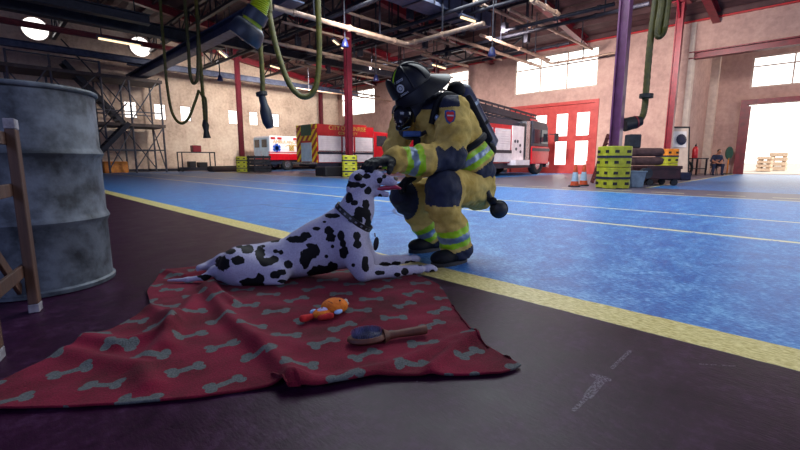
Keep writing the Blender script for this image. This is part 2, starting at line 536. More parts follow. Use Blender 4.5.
M_hose = pm('olive_yellow_hose', '#3c3a08', '#5a560e', 9, .5, 0, .1)
M_chrome = pm('bright_metal', '#a8acb4', '#c4c8ce', 8, .25, .9)

# ------------------------------------------------------------------ floor, walls, windows, doors
XW, YW, XR = 19.5, 26.0, 24.1
EAVE, RIDGE, XRIDGE = 5.9, 7.9, 4.0
def roof_z(x): return EAVE + (RIDGE - EAVE) * (XW - x) / (XW - XRIDGE) if x > XRIDGE else RIDGE - (XRIDGE - x) * .13
fl = MB().add([(-7, -8, 0), (XR + .2, -8, 0), (XR + .2, YW + .3, 0), (-7, YW + .3, 0)], [(0, 1, 2, 3)])
struct(fl.build('floor', M_floor))

def wall_panel(name, mat, axis, pos, thick, u0, u1, top, holes):
    """vertical wall across x or y at pos; holes are (u0, u1, z0, z1); top is a height or a function of u"""
    us = sorted(set([u0, u1] + [q for h in holes for q in h[:2]]))
    tp = top if callable(top) else (lambda u: top)
    if callable(top): us = sorted(set(us + [XRIDGE]))
    mb = MB()
    def pr(a, b, z0, z1a, z1b):
        poly = [(a, z0), (b, z0), (b, z1b), (a, z1a)]
        if axis == 'x': mb.prism(poly, pos, pos + thick, 'x')
        else: mb.prism(poly, pos, pos + thick, 'y')
    for a, b in zip(us, us[1:]):
        hs = sorted([h for h in holes if h[0] <= a + 1e-6 and h[1] >= b - 1e-6], key=lambda h: h[2])
        z = 0
        for h in hs:
            if h[2] > z + 1e-6: pr(a, b, z, h[2], h[2])
            z = h[3]
        pr(a, b, z, tp(a), tp(b))
    return struct(mb.build(name, mat))

wins = []     # window openings: (wall, u0, u1, z0, z1, columns, rows)
small = [onY(x0, 113, YW).x for x0 in (124, 154, 180, 228, 249, 271)]
small_w = .62
left_holes = [(u, u + small_w, 2.78, 3.66) for u in small]
round_c = [(onY(140, 47, YW).x, onY(140, 47, YW).z), (onY(35, 29, YW).x, onY(35, 29, YW).z)]
wall_panel('wall_back', M_wall, 'y', YW, .3, -3, XW + .3, lambda u: roof_z(u) - .02, left_holes)
eng_holes = [(7.35, 11.4, 3.8, 5.5), (21.9, 25.6, 3.75, 5.45), (14.2, 18.4, 3.8, 5.5), (7.38, 11.45, 0, 3.12)]
wall_panel('wall_right', M_wall_pink, 'x', XW, .3, 4.02, YW, EAVE, eng_holes)
# wall above the opening into the side bay, with its red lintel beam
struct(MB().bb((XW, -8, 4.62), (XW + .3, 4.02, EAVE)).build('wall_lintel', M_wall_pink))
lt = MB().ibeam((XW + .1, -8, 4.5), (XW + .1, 4.05, 4.5), .34, .26, .04)
struct(lt.build('trim_1', M_redsteel))
struct(MB().bb((XW - .12, -8, EAVE - .22), (XW + .0, YW, EAVE + .1)).build('trim_2', M_redbright))
struct(MB().bb((XW - .04, 3.9, 1.2), (XW + .34, 4.06, EAVE - .16)).build('trim_3', M_trim))
# side bay
wall_panel('wall_bay_side', M_wall_pink, 'y', 4.05, .3, XW + .3, XR + .3, EAVE, [])
struct(MB().bb((XR - .3, 3.75, 0), (XR, 4.05, EAVE)).build('trim_4', M_trim))
wall_panel('wall_bay_end', M_wall_pink, 'x', XR, .3, -8, 4.05, EAVE, [(-2.6, 2.62, 0, 3.0), (-2.6, 2.66, 3.68, 5.0)])
struct(MB().add([(XW + .3, -8, EAVE), (XR + .3, -8, EAVE), (XR + .3, 4.35, EAVE), (XW + .3, 4.35, EAVE),
                 (XW + .3, -8, EAVE + .1), (XR + .3, -8, EAVE + .1), (XR + .3, 4.35, EAVE + .1), (XW + .3, 4.35, EAVE + .1)],
                [(0, 1, 2, 3), (4, 7, 6, 5), (0, 4, 5, 1), (1, 5, 6, 2), (2, 6, 7, 3), (3, 7, 4, 0)]).build('ceiling_side_bay', M_roof))
struct(MB().bb((-3, YW - .05, 0), (XW, YW, .14)).build('baseboard_back', M_dark))
struct(MB().bb((XW - .04, 11.5, 0), (XW, YW - .05, .14)).build('baseboard_right', M_dark))
# roof deck: corrugated, two slopes
rf = MB()
def deck(x0, x1):
    n = int(abs(x1 - x0) / .25); vs = []; fs = []
    for i in range(n + 1):
        x = x0 + (x1 - x0) * i / n; z = roof_z(x) + (.05 if i % 2 else 0)
        vs += [(x, -8, z), (x, YW + .3, z), (x, -8, z + .12), (x, YW + .3, z + .12)]
    for i in range(n):
        a = i * 4; b = a + 4
        fs += [(a, b, b + 1, a + 1), (a + 2, a + 3, b + 3, b + 2)]
    fs += [(0, 1, 3, 2), (n * 4, n * 4 + 2, n * 4 + 3, n * 4 + 1)]
    rf.add(vs, fs)
deck(XW + .3, XRIDGE); deck(XRIDGE, -4)
struct(rf.build('ceiling', M_roof))

nwin = [0]
def window(axis, pos, u0, u1, z0, z1, vs=(), hs=(), fw=.07):
    nwin[0] += 1
    fr = MB(); pos += .08
    def bb(a0, a1, b0, b1, t=.05):
        if axis == 'x': fr.bb((pos - t, a0, b0), (pos + t, a1, b1))
        else: fr.bb((a0, pos - t, b0), (a1, pos + t, b1))
    bb(u0, u1, z0, z0 + fw); bb(u0, u1, z1 - fw, z1); bb(u0, u0 + fw, z0 + fw, z1 - fw); bb(u1 - fw, u1, z0 + fw, z1 - fw)
    for v in vs: bb(v - fw * .35, v + fw * .35, z0 + fw, z1 - fw, .04)
    for h in hs: bb(u0 + fw, u1 - fw, h - fw * .35, h + fw * .35, .045)
    o = struct(fr.build('window_%d' % nwin[0], M_frame))
    g = MB()
    if axis == 'x': g.bb((pos, u0 + fw * .5, z0 + fw * .5), (pos + .02, u1 - fw * .5, z1 - fw * .5))
    else: g.bb((u0 + fw * .5, pos, z0 + fw * .5), (u1 - fw * .5, pos + .02, z1 - fw * .5))
    g.build('window_pane', M_glow, o)
for h in left_holes: window('y', YW, *h, vs=(), hs=(3.42,), fw=.05)
window('x', XW, *eng_holes[0], vs=(8.75, 10.05), hs=(4.95,))
window('x', XW, *eng_holes[1], vs=(23.1, 24.4), hs=(4.9,))
window('x', XW, *eng_holes[2], vs=(15.6, 17.0), hs=(4.95,))
window('x', XR, -2.6, 2.66, 3.68, 5.0, vs=(1.3, -.05, -1.4), hs=(4.58,))
for (cx, cz) in round_c:
    nwin[0] += 1
    R = Matrix.Rotation(math.pi / 2, 4, 'X')
    o = struct(MB().torus((cx, YW - .03, cz), .52, .05, R, 28).build('window_%d' % nwin[0], M_frame, smooth=True))
    MB().lathe([(0, 0), (.51, 0), (.51, .03), (0, .03)], 28, (cx, YW - .02, cz), 0, R).build('window_pane', M_glow, o)

# closed red bay door with glazed panels, three wide and two high
d = MB(); dx = XW + .08
pc = [(onX(r_, 140, XW).y, onX(l_, 140, XW).y) for l_, r_ in ((575, 588), (555, 566.5), (533, 545.5))]
DT = 3.12; panes = [(.40, 1.48), (1.72, 2.74)]
ed = [7.38] + [q for p_ in pc for q in p_] + [11.45]
for a, b in zip(ed[::2], ed[1::2]): d.bb((dx - .06, a, 0), (dx + .06, b, DT))
for a, b in pc:
    for z0, z1 in ((0, panes[0][0]), (panes[0][1], panes[1][0]), (panes[1][1], DT)): d.bb((dx - .06, a, z0), (dx + .06, b, z1))
door = struct(d.build('door_1', M_door))
for a, b in pc:
    for z0, z1 in panes: MB().bb((dx, a, z0), (dx + .02, b, z1)).build('door_pane', M_glow, door)
for z in (.5, 1.65, 2.9): MB().bb((dx - .1, 7.34, z - .09), (dx - .05, 7.62, z + .09)).build('hinge', M_door, door)
struct(MB().bb((XW - .05, 7.22, 0), (XW + .05, 7.38, 3.26)).bb((XW - .05, 11.45, 0), (XW + .05, 11.6, 3.26)).bb((XW - .05, 7.38, 3.12), (XW + .05, 11.45, 3.26)).build('trim_5', M_door))
# open bay door frame in the side bay
df = MB().bb((XR - .16, 2.62, 0), (XR + .1, 2.86, 3.2)).bb((XR - .16, -2.8, 3.0), (XR + .1, 2.62, 3.2)).bb((XR - .16, -2.8, 0), (XR + .1, -2.6, 3.0))
df.bb((XR - .2, 2.5, 0), (XR - .1, 2.62, 2.92))
struct(df.build('door_2', M_redsteel))
# outside: pale apron and a far pale building
M_apron = pm('sunlit_concrete', '#cfc4b6', '#e2d8ca', 1.2, .9)
struct(MB().add([(XR + .2, -40, -.02), (110, -40, -.02), (110, 40, -.02), (XR + .2, 40, -.02)], [(0, 1, 2, 3)]).build('floor_yard', M_apron))
# ------------------------------------------------------------------ columns
def column(x, y, top, mat, label, w=.21):
    t = thing('steel_column', label, 'column', (x, y, 0), 0, 'painted steel columns of the hall')
    MB().ibeam((0, 0, .02), (0, 0, top), w, w, .03, 0, (0, 1, 0)).build('shaft', mat, t)
    MB().bb((-.25, -.25, 0), (.25, .25, .02)).build('base_plate', M_dark, t)
    c = MB().bb((-.24, -.24, top), (.24, .24, top + .04))
    for s in (-1, 1): c.bar((s * .12, 0, top - .45), (s * .55, 0, top - .02), .08, .06, 0, (0, 1, 0))
    c.build('cap_bracket', mat, t)
    return t
CX = 10.0
column(CX, 21.8, roof_z(CX) - .5, M_column, 'dark red steel column at far left beside the ambulance, lime pad round its foot')
column(CX, 12.7, roof_z(CX) - .5, M_column, 'dark red steel column in front of the fire engine seen from behind, lime pad at its foot')
column(CX, 3.3, roof_z(CX) - .5, M_purple, 'thick purple maroon column with a lime pad beside the traffic cones')
column(17.0, 3.89, roof_z(17) - .5, M_redsteel, 'crimson steel column rising from an orange pad by the leaning board')
column(17.0, 14.4, roof_z(17) - .5, M_column, 'red steel column half hidden behind the firefighter helmet')
column(17.0, 24.6, roof_z(17) - .5, M_column, 'thin red steel column rising behind the back of the fire engine')

def rrect(w, r, n=5):
    p = []
    for cx, cy, a0 in ((w - r, w - r, 0), (-w + r, w - r, 90), (-w + r, -w + r, 180), (w - r, -w + r, 270)):
        for i in range(n + 1):
            a = math.radians(a0 + 90 * i / n); p.append((cx + r * math.cos(a), cy + r * math.sin(a)))
    return p
def pad(x, y, label, mats, rz=-.62, w=.28, hs=(.2, .2, .2, .2), gap_holes=True):
    t = thing('column_guard', label, 'column guard', (x, y, 0), rz, 'padded guards round the column feet')
    z = .0
    for i, h in enumerate(hs):
        mb = MB(); o = rrect(w, .13)
        inn = rrect(.18, .05)
        for a, b in ((z + .004, z + h - .004),):
            k = len(o)
            vs = [(u, v, a) for u, v in o] + [(u, v, b) for u, v in o] + [(u, v, a) for u, v in inn] + [(u, v, b) for u, v in inn]
            fs = []
            for j in range(k):
                n = (j + 1) % k
                fs += [(j, n, k + n, k + j), (2 * k + j, 3 * k + j, 3 * k + n, 2 * k + n), (k + j, k + n, 3 * k + n, 3 * k + j), (j, 2 * k + j, 2 * k + n, n)]
            mb.add(vs, fs)
        ring = mb.build('guard_ring', mats[i % len(mats)], t, bevel=.015)
        hl = MB()
        for s in (-1, 1):
            hl.bb((-w - .004, s * .14 - .05, z + h * .35), (-w + .02, s * .14 + .05, z + h * .62))
            hl.bb((s * .14 - .05, -w - .004, z + h * .35), (s * .14 + .05, -w + .02, z + h * .62))
        each(hl, 'slot', M_black, ring)
        z += h
    for zz in (hs[0] + .0, sum(hs[:3]) + .0):
        sb = MB(); o = rrect(w + .008, .135); k = len(o)
        vs = [(u, v, zz - .025) for u, v in o] + [(u, v, zz + .025) for u, v in o]
        sb.add(vs, [(j, (j + 1) % k, k + (j + 1) % k, k + j) for j in range(k)])
        s_ = sb.build('strap', M_strap, t); sm = s_.modifiers.new('thick', 'SOLIDIFY'); sm.thickness = .006
    return t
pad(CX, 21.8, 'olive lime column guard at far left beside the row of dark crates', [M_lime])
pad(CX, 12.7, 'lime yellow column guard behind the head of the spotted dog', [M_lime])
pad(CX, 3.3, 'tall lime yellow column guard with navy straps beside the traffic cones', [M_lime], hs=(.23, .23, .23, .23))
pad(17.0, 3.89, 'orange and lime column guard behind the dark hose box', [M_lime, M_lime, M_lime, M_orange], hs=(.25, .25, .25, .25))

# ------------------------------------------------------------------ roof steelwork
def rafter(y):
    mb = MB(); mb.ibeam((XW, y, roof_z(XW) - .22), (XRIDGE, y, roof_z(XRIDGE) - .22), .24, .34, .03)
    mb.ibeam((XRIDGE, y, roof_z(XRIDGE) - .22), (-4, y, roof_z(-4) - .22), .24, .34, .03)
    return tag(mb.build('roof_rafter', M_redsteel), 'red steel rafter following the slope of the roof', 'roof beam', 'red rafters under the roof decking')
for y in (-1.3, 3.3, 7.9, 12.7, 17.2, 21.8, 25.6): rafter(y)
for i, x in enumerate(np.arange(-2.4, 19.4, 1.45)):
    z = roof_z(x)-.1
    tag(MB().ibeam((x, -8, z), (x, YW, z), .10, .18, .02).build('roof_purlin', M_roof), 'long thin dark purlin running under the roof decking', 'roof beam', 'purlins under the roof decking')

def truss(name, axis, c, u0, u1, zb, zt, step, label, mat):
    t = thing(name, label, 'truss', (0, 0, 0), 0, 'dark open trusses under the roof')
    P = (lambda u, z: (c, u, z)) if axis == 'y' else (lambda u, z: (u, c, z))
    MB().bar(P(u0, zt), P(u1, zt), .14, .10).build('top_chord', mat, t)
    MB().bar(P(u0, zb), P(u1, zb), .14, .10).build('bottom_chord', mat, t)
    n = max(2, int(round((u1 - u0) / step))); w = MB()
    for i in range(n):
        a = u0 + (u1 - u0) * i / n; b = u0 + (u1 - u0) * (i + 1) / n
        w.bar(P(a, zb if i % 2 else zt), P(b, zt if i % 2 else zb), .05, .05)
        w.bar(P(b, zb), P(b, zt), .045, .045)
    w.build('web', mat, t)
    return t
truss('roof_truss', 'y', CX, -8, YW, 6.0, 6.75, 1.15, 'long dark open truss joining the tops of the near row of columns', M_dark)
truss('roof_truss', 'y', 13.6, 7, YW, 5.85, 6.4, 1.0, 'dark open truss midway between the two rows of columns', M_dark)
truss('roof_truss', 'y', 17.0, 9.5, YW, 5.3, 5.85, 1.0, 'dark open truss joining the tops of the far row of columns', M_dark)
truss('roof_truss', 'y', 7.2, 6, YW, 6.3, 7.0, 1.15, 'dark open truss just right of the blue grey girder', M_dark)
truss('roof_truss', 'y', 3.2, 8, YW, 6.2, 7.1, 1.2, 'dark open truss at the upper left, in front of the round windows', M_dark)

# the big blue-grey girder and the cross beams it carries, upper left
gx = gnd(245, 20, 4.75).x
tag(MB().ibeam((gx, 9.8, 4.75), (gx, YW - .1, 4.75), .42, .40, .04).build('girder', M_bluesteel), 'big blue grey girder running away at upper left', 'girder')
def beam_x(px_, py_, z, x0, x1, w, h, mat, label, name='cross_beam'):
    y = gnd(px_, py_, z).y
    return tag(MB().ibeam((x0, y, z), (x1, y, z), w, h, .03).build(name, mat), label, 'roof beam')
beam_x(120, 24, 5.2, -1, 7.5, .36, .42, M_dark, 'broad dark cross beam passing in front of the lit tube lamp')
beam_x(75, 52, 5.15, -1, 7.0, .30, .26, M_bluesteel, 'grey cross beam below the round windows')
beam_x(60, 30, 5.6, -2, 8.2, .18, .2, M_redsteel, 'slim red cross beam in front of the round windows')
beam_x(200, 72, 5.15, 5.5, 19.4, .24, .28, M_bluesteel, 'grey cross beam level with the top of the back wall')
beam_x(330, 62, 5.2, 6.5, 19.4, .3, .34, M_dark, 'dark cross beam behind the hanging yellow loop')
beam_x(60, 2, 5.2, -1, 4.6, .3, .3, M_dark, 'dark cross beam at the top left corner')

# pipe runs: tan conduits with hangers
def hangers(mb, pts, z, ceil=True, every=2.2):
    for a, b in zip(pts, pts[1:]):
        a = Vector(a); b = Vector(b); L = (b - a).length
        if abs(a.z - b.z) > .05: continue
        n = max(1, int(L / every))
        for i in range(n):
            q = a.lerp(b, (i + .5) / n)
            mb.bar(q, (q.x, q.y, roof_z(q.x)), .035, .035, 0, (1, 0, 0))
def pipe(pts, r, mat, label, name='conduit', hang=True, group=None):
    t = thing(name, label, 'pipe', (0, 0, 0), 0, group)
    # round the corners
    out = [Vector(pts[0])]
    for i in range(1, len(pts) - 1):
        p = Vector(pts[i]); a = (Vector(pts[i - 1]) - p).normalized(); b = (Vector(pts[i + 1]) - p).normalized()
        k = r * 4
        for s in range(5):
            u = s / 4; out.append((p + a * k) * (1 - u) ** 2 + p * 2 * u * (1 - u) + (p + b * k) * u * u)
    out.append(Vector(pts[-1]))
    MB().tube(out, r, 10).build('pipe', mat, t, smooth=True)
    c = MB()
    for a, b in zip(pts, pts[1:]):
        a = Vector(a); b = Vector(b)
        for f in (.12, .5, .88):
            q = a.lerp(b, f); d = (b - a).normalized()
            c.cyl(q - d * .04, q + d * .04, r * 1.35, n=10)
    each(c, 'coupling', mat, t)
    if hang:
        h = MB(); hangers(h, pts, 0); each(h, 'hanger', M_dark, t)
    return t
def pX(a, b, z, r, mat, label, **k):
    """a run along x through the photo points a..b at height z"""
    A = gnd(*a, z); B = gnd(*b, z); y = (A.y + B.y) / 2
    return pipe([(A.x, y, z), (B.x, y, z)], r, mat, label, **k)
A = gnd(262, 4, 4.40); B = gnd(400, 46, 4.40)
pipe([(A.x + .3, A.y, 4.40), (B.x, A.y, 4.40), (B.x, A.y - 3.0, 4.40)], .07, M_pipe, 'tan conduit with a right angle bend, just left of the helmet')
pX((262, 40), (420, 74), 4.5, .06, M_pipe, 'long tan conduit crossing behind the hanging yellow loop')
pX((330, 55), (420, 78), 4.7, .05, M_pipe, 'tan conduit crossing behind the column nearest the dog')
pX((425, 32), (545, 66), 4.9, .06, M_pipe, 'bright tan conduit pointing at the tall windows over the red door')
pX((480, 35), (550, 60), 4.75, .05, M_pipe, 'short tan conduit above the tall windows')
pX((530, 0), (560, 14), 4.6, .06, M_pipe, 'stub of tan conduit at the top edge above the tall windows')
pX((420, 55), (470, 66), 4.7, .06, M_pipe, 'tan conduit just right of the helmet')
pX((300, 85), (400, 105), 4.4, .035, M_pipe, 'thin tan conduit low against the back windows')
A = gnd(345, 62, 4.8)
for i, (qx, qy, z, y0, y1) in enumerate([(415, 30, 5.2, 4, 18), (470, 45, 5.0, 4, 16), (560, 45, 5.1, 7.5, 11.5), (360, 40, 5.1, 3, 17), (300, 30, 5.0, 6, 22), (590, 10, 4.9, 4.6, 8)]):
    q = gnd(qx, qy, z)
    pipe([(q.x, y0, z), (q.x, y1, z)], .06, M_dark, 'dark pipe on hangers running across under the roof trusses', name='roof_pipe', group='dark pipes across the roof')
# conduit loop in front of the tall windows, with its drop rods
q = onX(520, 56, XW - .6)
lp = [onX(597, 47, XW - .5), onX(548, 63, XW - .5), onX(505, 40, XW - .5)]
pipe([(XW - .5, 6.4, 4.95), (XW - .5, 9.3, 4.95), (XW - 3.2, 9.3, 5.15)], .045, M_pipe, 'thin tan conduit bent across the front of the tall windows')
# more runs of conduit filling the middle of the roof
for a_, b_, z_, r_ in (((285, 20), (345, 40), 4.9, .04), ((350, 12), (440, 42), 5.3, .045), ((380, 60), (450, 78), 4.6, .04), ((300, 62), (370, 80), 4.9, .05),
                       ((360, 32), (430, 55), 5.0, .04), ((440, 40), (500, 60), 5.1, .05), ((500, 12), (600, 48), 5.2, .045), ((345, 90), (395, 100), 4.8, .045), ((470, 2), (540, 28), 5.3, .05)):
    pX(a_, b_, z_, r_, M_pipe, 'tan conduit, one of many parallel runs under the red rafters', group='parallel tan conduits under the rafters')
M_jb = pm('junction_box_steel', '#22222e', '#34343f', 6, .5, .3)
for (x_, y_, z_) in ((310, 50, 5.0), (328, 70, 4.9), (360, 52, 5.1), (372, 66, 4.8), (398, 40, 5.2), (425, 44, 5.1), (448, 52, 5.0), (505, 28, 5.0), (527, 38, 5.0), (462, 30, 5.2), (410, 14, 5.3), (298, 42, 5.1)):
    q = gnd(x_, y_, z_); t = thing('junction_box', 'small dark junction box on a drop rod under the roof', 'box', q, 0, 'junction boxes under the roof')
    MB().box((0, 0, 0), (.22, .16, .34)).build('box_body', M_jb, t, bevel=.02)
    MB().bar((0, 0, .17), (0, 0, roof_z(q.x) - q.z), .04, .04, 0, (1, 0, 0)).build('drop_rod', M_dark, t)
# rectangular duct
A = gnd(415, 4, 5.2); B = gnd(490, 27, 5.2)
t = thing('air_duct', 'grey rectangular air duct hung above the helmet', 'duct', (0, 0, 0))
MB().bb((A.x - 3, A.y - .4, 5.2), (B.x, A.y + .4, 5.65)).build('duct_body', M_bluesteel, t)
f = MB()
for x in np.arange(A.x - 2.5, B.x, 1.2): f.bb((x - .03, A.y - .43, 5.17), (x + .03, A.y + .43, 5.68))
each(f, 'flange', M_dark, t)
h = MB()
for x in np.arange(A.x - 2, B.x, 2.4):
    for s in (-.43, .43): h.bar((x, A.y + s, 5.2), (x, A.y + s, roof_z(x)), .03, .03, 0, (1, 0, 0))
each(h, 'hanger', M_dark, t)

# blue floodlights and lit tube lamps hung from the steel
M_bluelamp = pm('blue_lamp_housing', '#161c48', '#1f2860', 8, .4)
def flood(px_, py_, fwd, label):
    p = W(px(px_, py_, fwd)); t = thing('floodlight', label, 'light', p, .6, 'blue floodlights hung under the roof'); t.scale = (.6, .6, .6)
    MB().lathe([(0, -.22), (.17, -.2), (.19, -.15), (.12, .1), (.07, .2), (0, .2)], 16).build('housing', M_bluelamp, t, smooth=True)
    MB().bar((0, 0, .2), (0, 0, (roof_z(p.x) - p.z) / .6), .05, .05, 0, (1, 0, 0)).build('drop_rod', M_dark, t)
    MB().torus((0, 0, .06), .17, .02, Matrix.Rotation(math.pi / 2, 4, 'X'), 16, 6).build('bracket', M_dark, t)
flood(345, 43, 13, 'blue floodlight left of the helmet, under the tan conduit bend')
flood(281, 60, 16, 'blue floodlight behind the hose hanging with a dark nozzle')
flood(220, 78, 18, 'blue floodlight left of the far left red column')
flood(492, 52, 12, 'blue floodlight below the end of the air duct')
flood(376, 78, 17, 'small blue floodlight just left of the helmet brim')
def tube_lamp(a, b, z, label):
    A = gnd(*a, z); B = gnd(*b, z); L = (B - A).length
    t = thing('tube_lamp', label, 'light', (A + B) / 2, math.atan2((B - A).y, (B - A).x), 'lit tube lamps under the roof')
    MB().prism([(-.11, .09), (.11, .09), (.05, .16), (-.05, .16)], -L / 2, L / 2, 'x').build('reflector', M_bluesteel, t)
    MB().cyl((-L / 2 + .05, 0, .06), (L / 2 - .05, 0, .06), .035, n=10).build('tube', M_tube, t, smooth=True)
    r = MB()
    p = (A + B) / 2
    for s in (-.4, .4): r.bar((s * L, 0, .16), (s * L, 0, roof_z(p.x + s * L) - p.z), .03, .03, 0, (1, 0, 0))
    each(r, 'drop_rod', M_dark, t)
tube_lamp((97, 40), (142, 48), 4.6, 'long lit tube lamp below the round window at upper left')
tube_lamp((218, 52), (228, 60), 5.2, 'short lit tube lamp above the far left red column')
tube_lamp((333, 42), (343, 50), 5.2, 'short lit tube lamp beside the blue floodlight left of the helmet')
tube_lamp((270, 67), (280, 70), 5.2, 'lit tube lamp behind the hanging yellow loop')
tube_lamp((460, 19), (476, 24), 4.9, 'lit tube lamp beneath the air duct')
tube_lamp((432, 66), (446, 70), 5.0, 'lit tube lamp right behind the helmet')
# ------------------------------------------------------------------ hanging exhaust hoses
M_hosedark = pm('dark_olive_hose', '#33300a', '#4a4610', 9, .5, 0, .1)
M_limehose = pm('lime_hose', '#8c9c08', '#b0bc10', 7, .5)
M_nozzle = pm('blue_black_rubber', '#101826', '#1a2538', 7, .45, 0, .1)
def smooth_path(pts, n=8):
    pts = [Vector(p) for p in pts]; P = [pts[0] * 2 - pts[1]] + pts + [pts[-1] * 2 - pts[-2]]; out = []
    for i in range(1, len(P) - 2):
        for k in range(n):
            t = k / n; a, b, c, d = P[i - 1:i + 3]
            out.append(.5 * (2 * b + (c - a) * t + (2 * a - 5 * b + 4 * c - d) * t * t + (3 * b - a - 3 * c + d) * t ** 3))
    out.append(pts[-1]); return out
def ribbed(mb, pts, r, mi=0, pitch=None):
    """hose with shallow corrugation"""
    pts = smooth_path(pts, 14); rs = [r * (1 + (.07 if i % 2 else -.04)) for i in range(len(pts))]
    return mb.tube(pts, rs, 12, mi)
def hose(pix, fwd, r, mat, label, top=True):
    pts = [W(px(x, y, f if f else fwd)) for x, y, f in [(q + (0,))[:3] for q in pix]]
    if top:
        p = pts[0]; pts = [Vector((p.x, p.y, roof_z(p.x) - .12)), p + Vector((0, 0, .5)), p + Vector((0, 0, .2))] + pts
    t = thing('exhaust_hose', label, 'hose', (0, 0, 0), 0, 'exhaust hoses hanging from the roof')
    ribbed(MB(), pts, r * .66).build('hose', mat, t, smooth=True)
    return t, pts
# long loop in the upper middle
hose([(270, 18), (277, 50), (288, 81), (299, 95), (309, 96), (316, 86), (319, 62), (319, 30), (318, 0), (318, -40)], 9, .085, M_hose, 'yellow hose hanging in a wide loop at upper middle')
# straight drop with dark pistol-shaped end
t, pts = hose([(260, 42), (262, 70), (263, 100)], 9.5, .075, M_hose, 'straight yellow hose ending in a dark nozzle left of the hanging loop')
a = W(px(263, 100, 9.5)); b = W(px(268, 122, 9.5)); c_ = W(px(270, 128, 9.5))
MB().tube([a + (a - b) * .3, a, a.lerp(b, .2), a.lerp(b, .5), b, c_], [.065, .08, .08, .12, .12, .08], 12).build('nozzle', M_nozzle, t, smooth=True)
MB().cyl(a + (a - b) * .35, a + (a - b) * .2, .12, n=14).build('clamp', M_black, t)
# far-left set
hose([(165, 62), (167, 85), (172, 112), (180, 123), (188, 119), (195, 102), (199, 90)], 15, .07, M_hose, 'thin yellow hose sagging in front of the small back windows')
t, pts = hose([(199, 45), (201, 70), (203, 95), (205, 120)], 15, .085, M_hose, 'straight yellow hose ending in dark grips beside the small back windows')
a = W(px(205, 120, 15)); b = W(px(207, 138, 15))
MB().tube([a, a.lerp(b, .3), a.lerp(b, .6), b], [.07, .12, .08, .13], 12).build('nozzle', M_black, t, smooth=True)
MB().tube(smooth_path([W(px(x, y, 14.8)) for x, y in ((200, 92), (202, 96), (206, 100), (207, 122))]), .035, 8).build('return_hose', M_hosedark, t, smooth=True)
hose([(189, 58), (190, 74), (193, 83), (197, 80), (198, 66), (198, 40), (198, 15)], 14.5, .075, M_hosedark, 'short hose looped tight under the girder at upper left')
# right-hand set, beside the purple column
t, pts = hose([(655, 5), (650, 45), (646, 92), (645, 105), (642, 117), (634, 123), (626, 124)], 9.6, .10, M_hosedark, 'dark yellow hose curving in to the purple column')
a = W(px(641, 121, 9.6)); b = W(px(624, 125, 9.6))
MB().tube([a, a.lerp(b, .2), a.lerp(b, .5), b], [.10, .13, .14, .15], 12).build('nozzle', M_black, t, smooth=True)
MB().cyl(a.lerp(b, .3), a.lerp(b, .36), .145, n=14).build('warning_band', M_redsteel, t)
a = W(px(646.5, 94, 9.6)); b = W(px(646, 98, 9.6))
MB().cyl(a, b, .14, n=14).build('clamp', M_black, t)
hose([(668, 0), (665, 25), (662, 34), (658, 36), (658, 26), (661, 8), (662, -8)], 9.4, .10, M_hosedark, 'dark yellow hose doubled back on itself at upper right')
# big near funnel
t = thing('exhaust_funnel', 'big blue black funnel on a lime corrugated hose, near at upper left of centre', 'exhaust nozzle', (0, 0, 0))
F = 4.6
P = lambda x, y, f=F: W(px(x, y, f))
ribbed(MB(), [P(278, -60), P(266, -15), P(261, 0), P(257.5, 14)], .088).build('corrugated_hose', M_limehose, t, smooth=True)
MB().tube([P(258.5, 11), P(255, 17), P(253, 21)], [.115, .12, .12], 20).build('collar', M_nozzle, t, smooth=True)
MB().tube([P(254, 19), P(249, 28), P(246, 33)], [.10, .098, .10], 20).build('lime_sleeve', M_limehose, t, smooth=True)
a = P(252, 24); b = P(243, 39); 
MB().tube([a, a.lerp(b, .15), a.lerp(b, .3), a.lerp(b, .75), b, b + (b - a) * .05], [.12, .155, .165, .178, .17, .13], 28).build('funnel', M_nozzle, t, smooth=True)
# ------------------------------------------------------------------ vehicles parked facing the bay doors (front towards +x)
M_red = pm('fire_engine_red', '#b00c1c', '#c41424', 4, .28, 0, 0)
M_vwhite = pm('vehicle_white', '#d8d4dc', '#e8e4ea', 4, .3)
M_shutter = pm('silver_white_shutter', '#d8ccd4', '#ece4e8', 5, .4)
M_navy = pm('navy_vehicle_trim', '#161a2a', '#20263a', 6, .4)
M_glass = pm('dark_vehicle_glass', '#1c222c', '#2a323e', 3, .1)
M_paleblue = pm('pale_blue_panel', '#9cb4cc', '#b0c8dc', 5, .4)
M_starblue = pm('star_blue', '#1c4cb4', '#2458c4', 6, .4)
M_gold = pm('gold_lettering', '#c09a3c', '#dcbc64', 8, .4, .2)
M_tyre = pm('tyre_rubber', '#101014', '#1a1a1e', 14, .8, 0, .2)
M_amber = pm('red_lamp_lens', '#8c1018', '#b01820', 8, .3)
def chevron_material():
    m = Mat('red_yellow_chevrons', .4)
    X, Y, Z = m.xyz()
    s = ((Y.abs() * 1.0 + Z).mod(.42)).gt(.21)
    m.color(m.mix(s, '#e0c01c', '#8c1420'))
    return m.m
M_chev = chevron_material()
def shutter_material():
    m = Mat('ribbed_shutter', .4)
    X, Y, Z = m.xyz()
    r = (Z.mod(.09) - .045).abs() * 20
    m.color(m.ramp(m.noise(3), [(.3, '#dccfd6'), (.7, '#f0e6ea')])); m.bump(r, .6, .02)
    return m.m
M_rib = shutter_material()

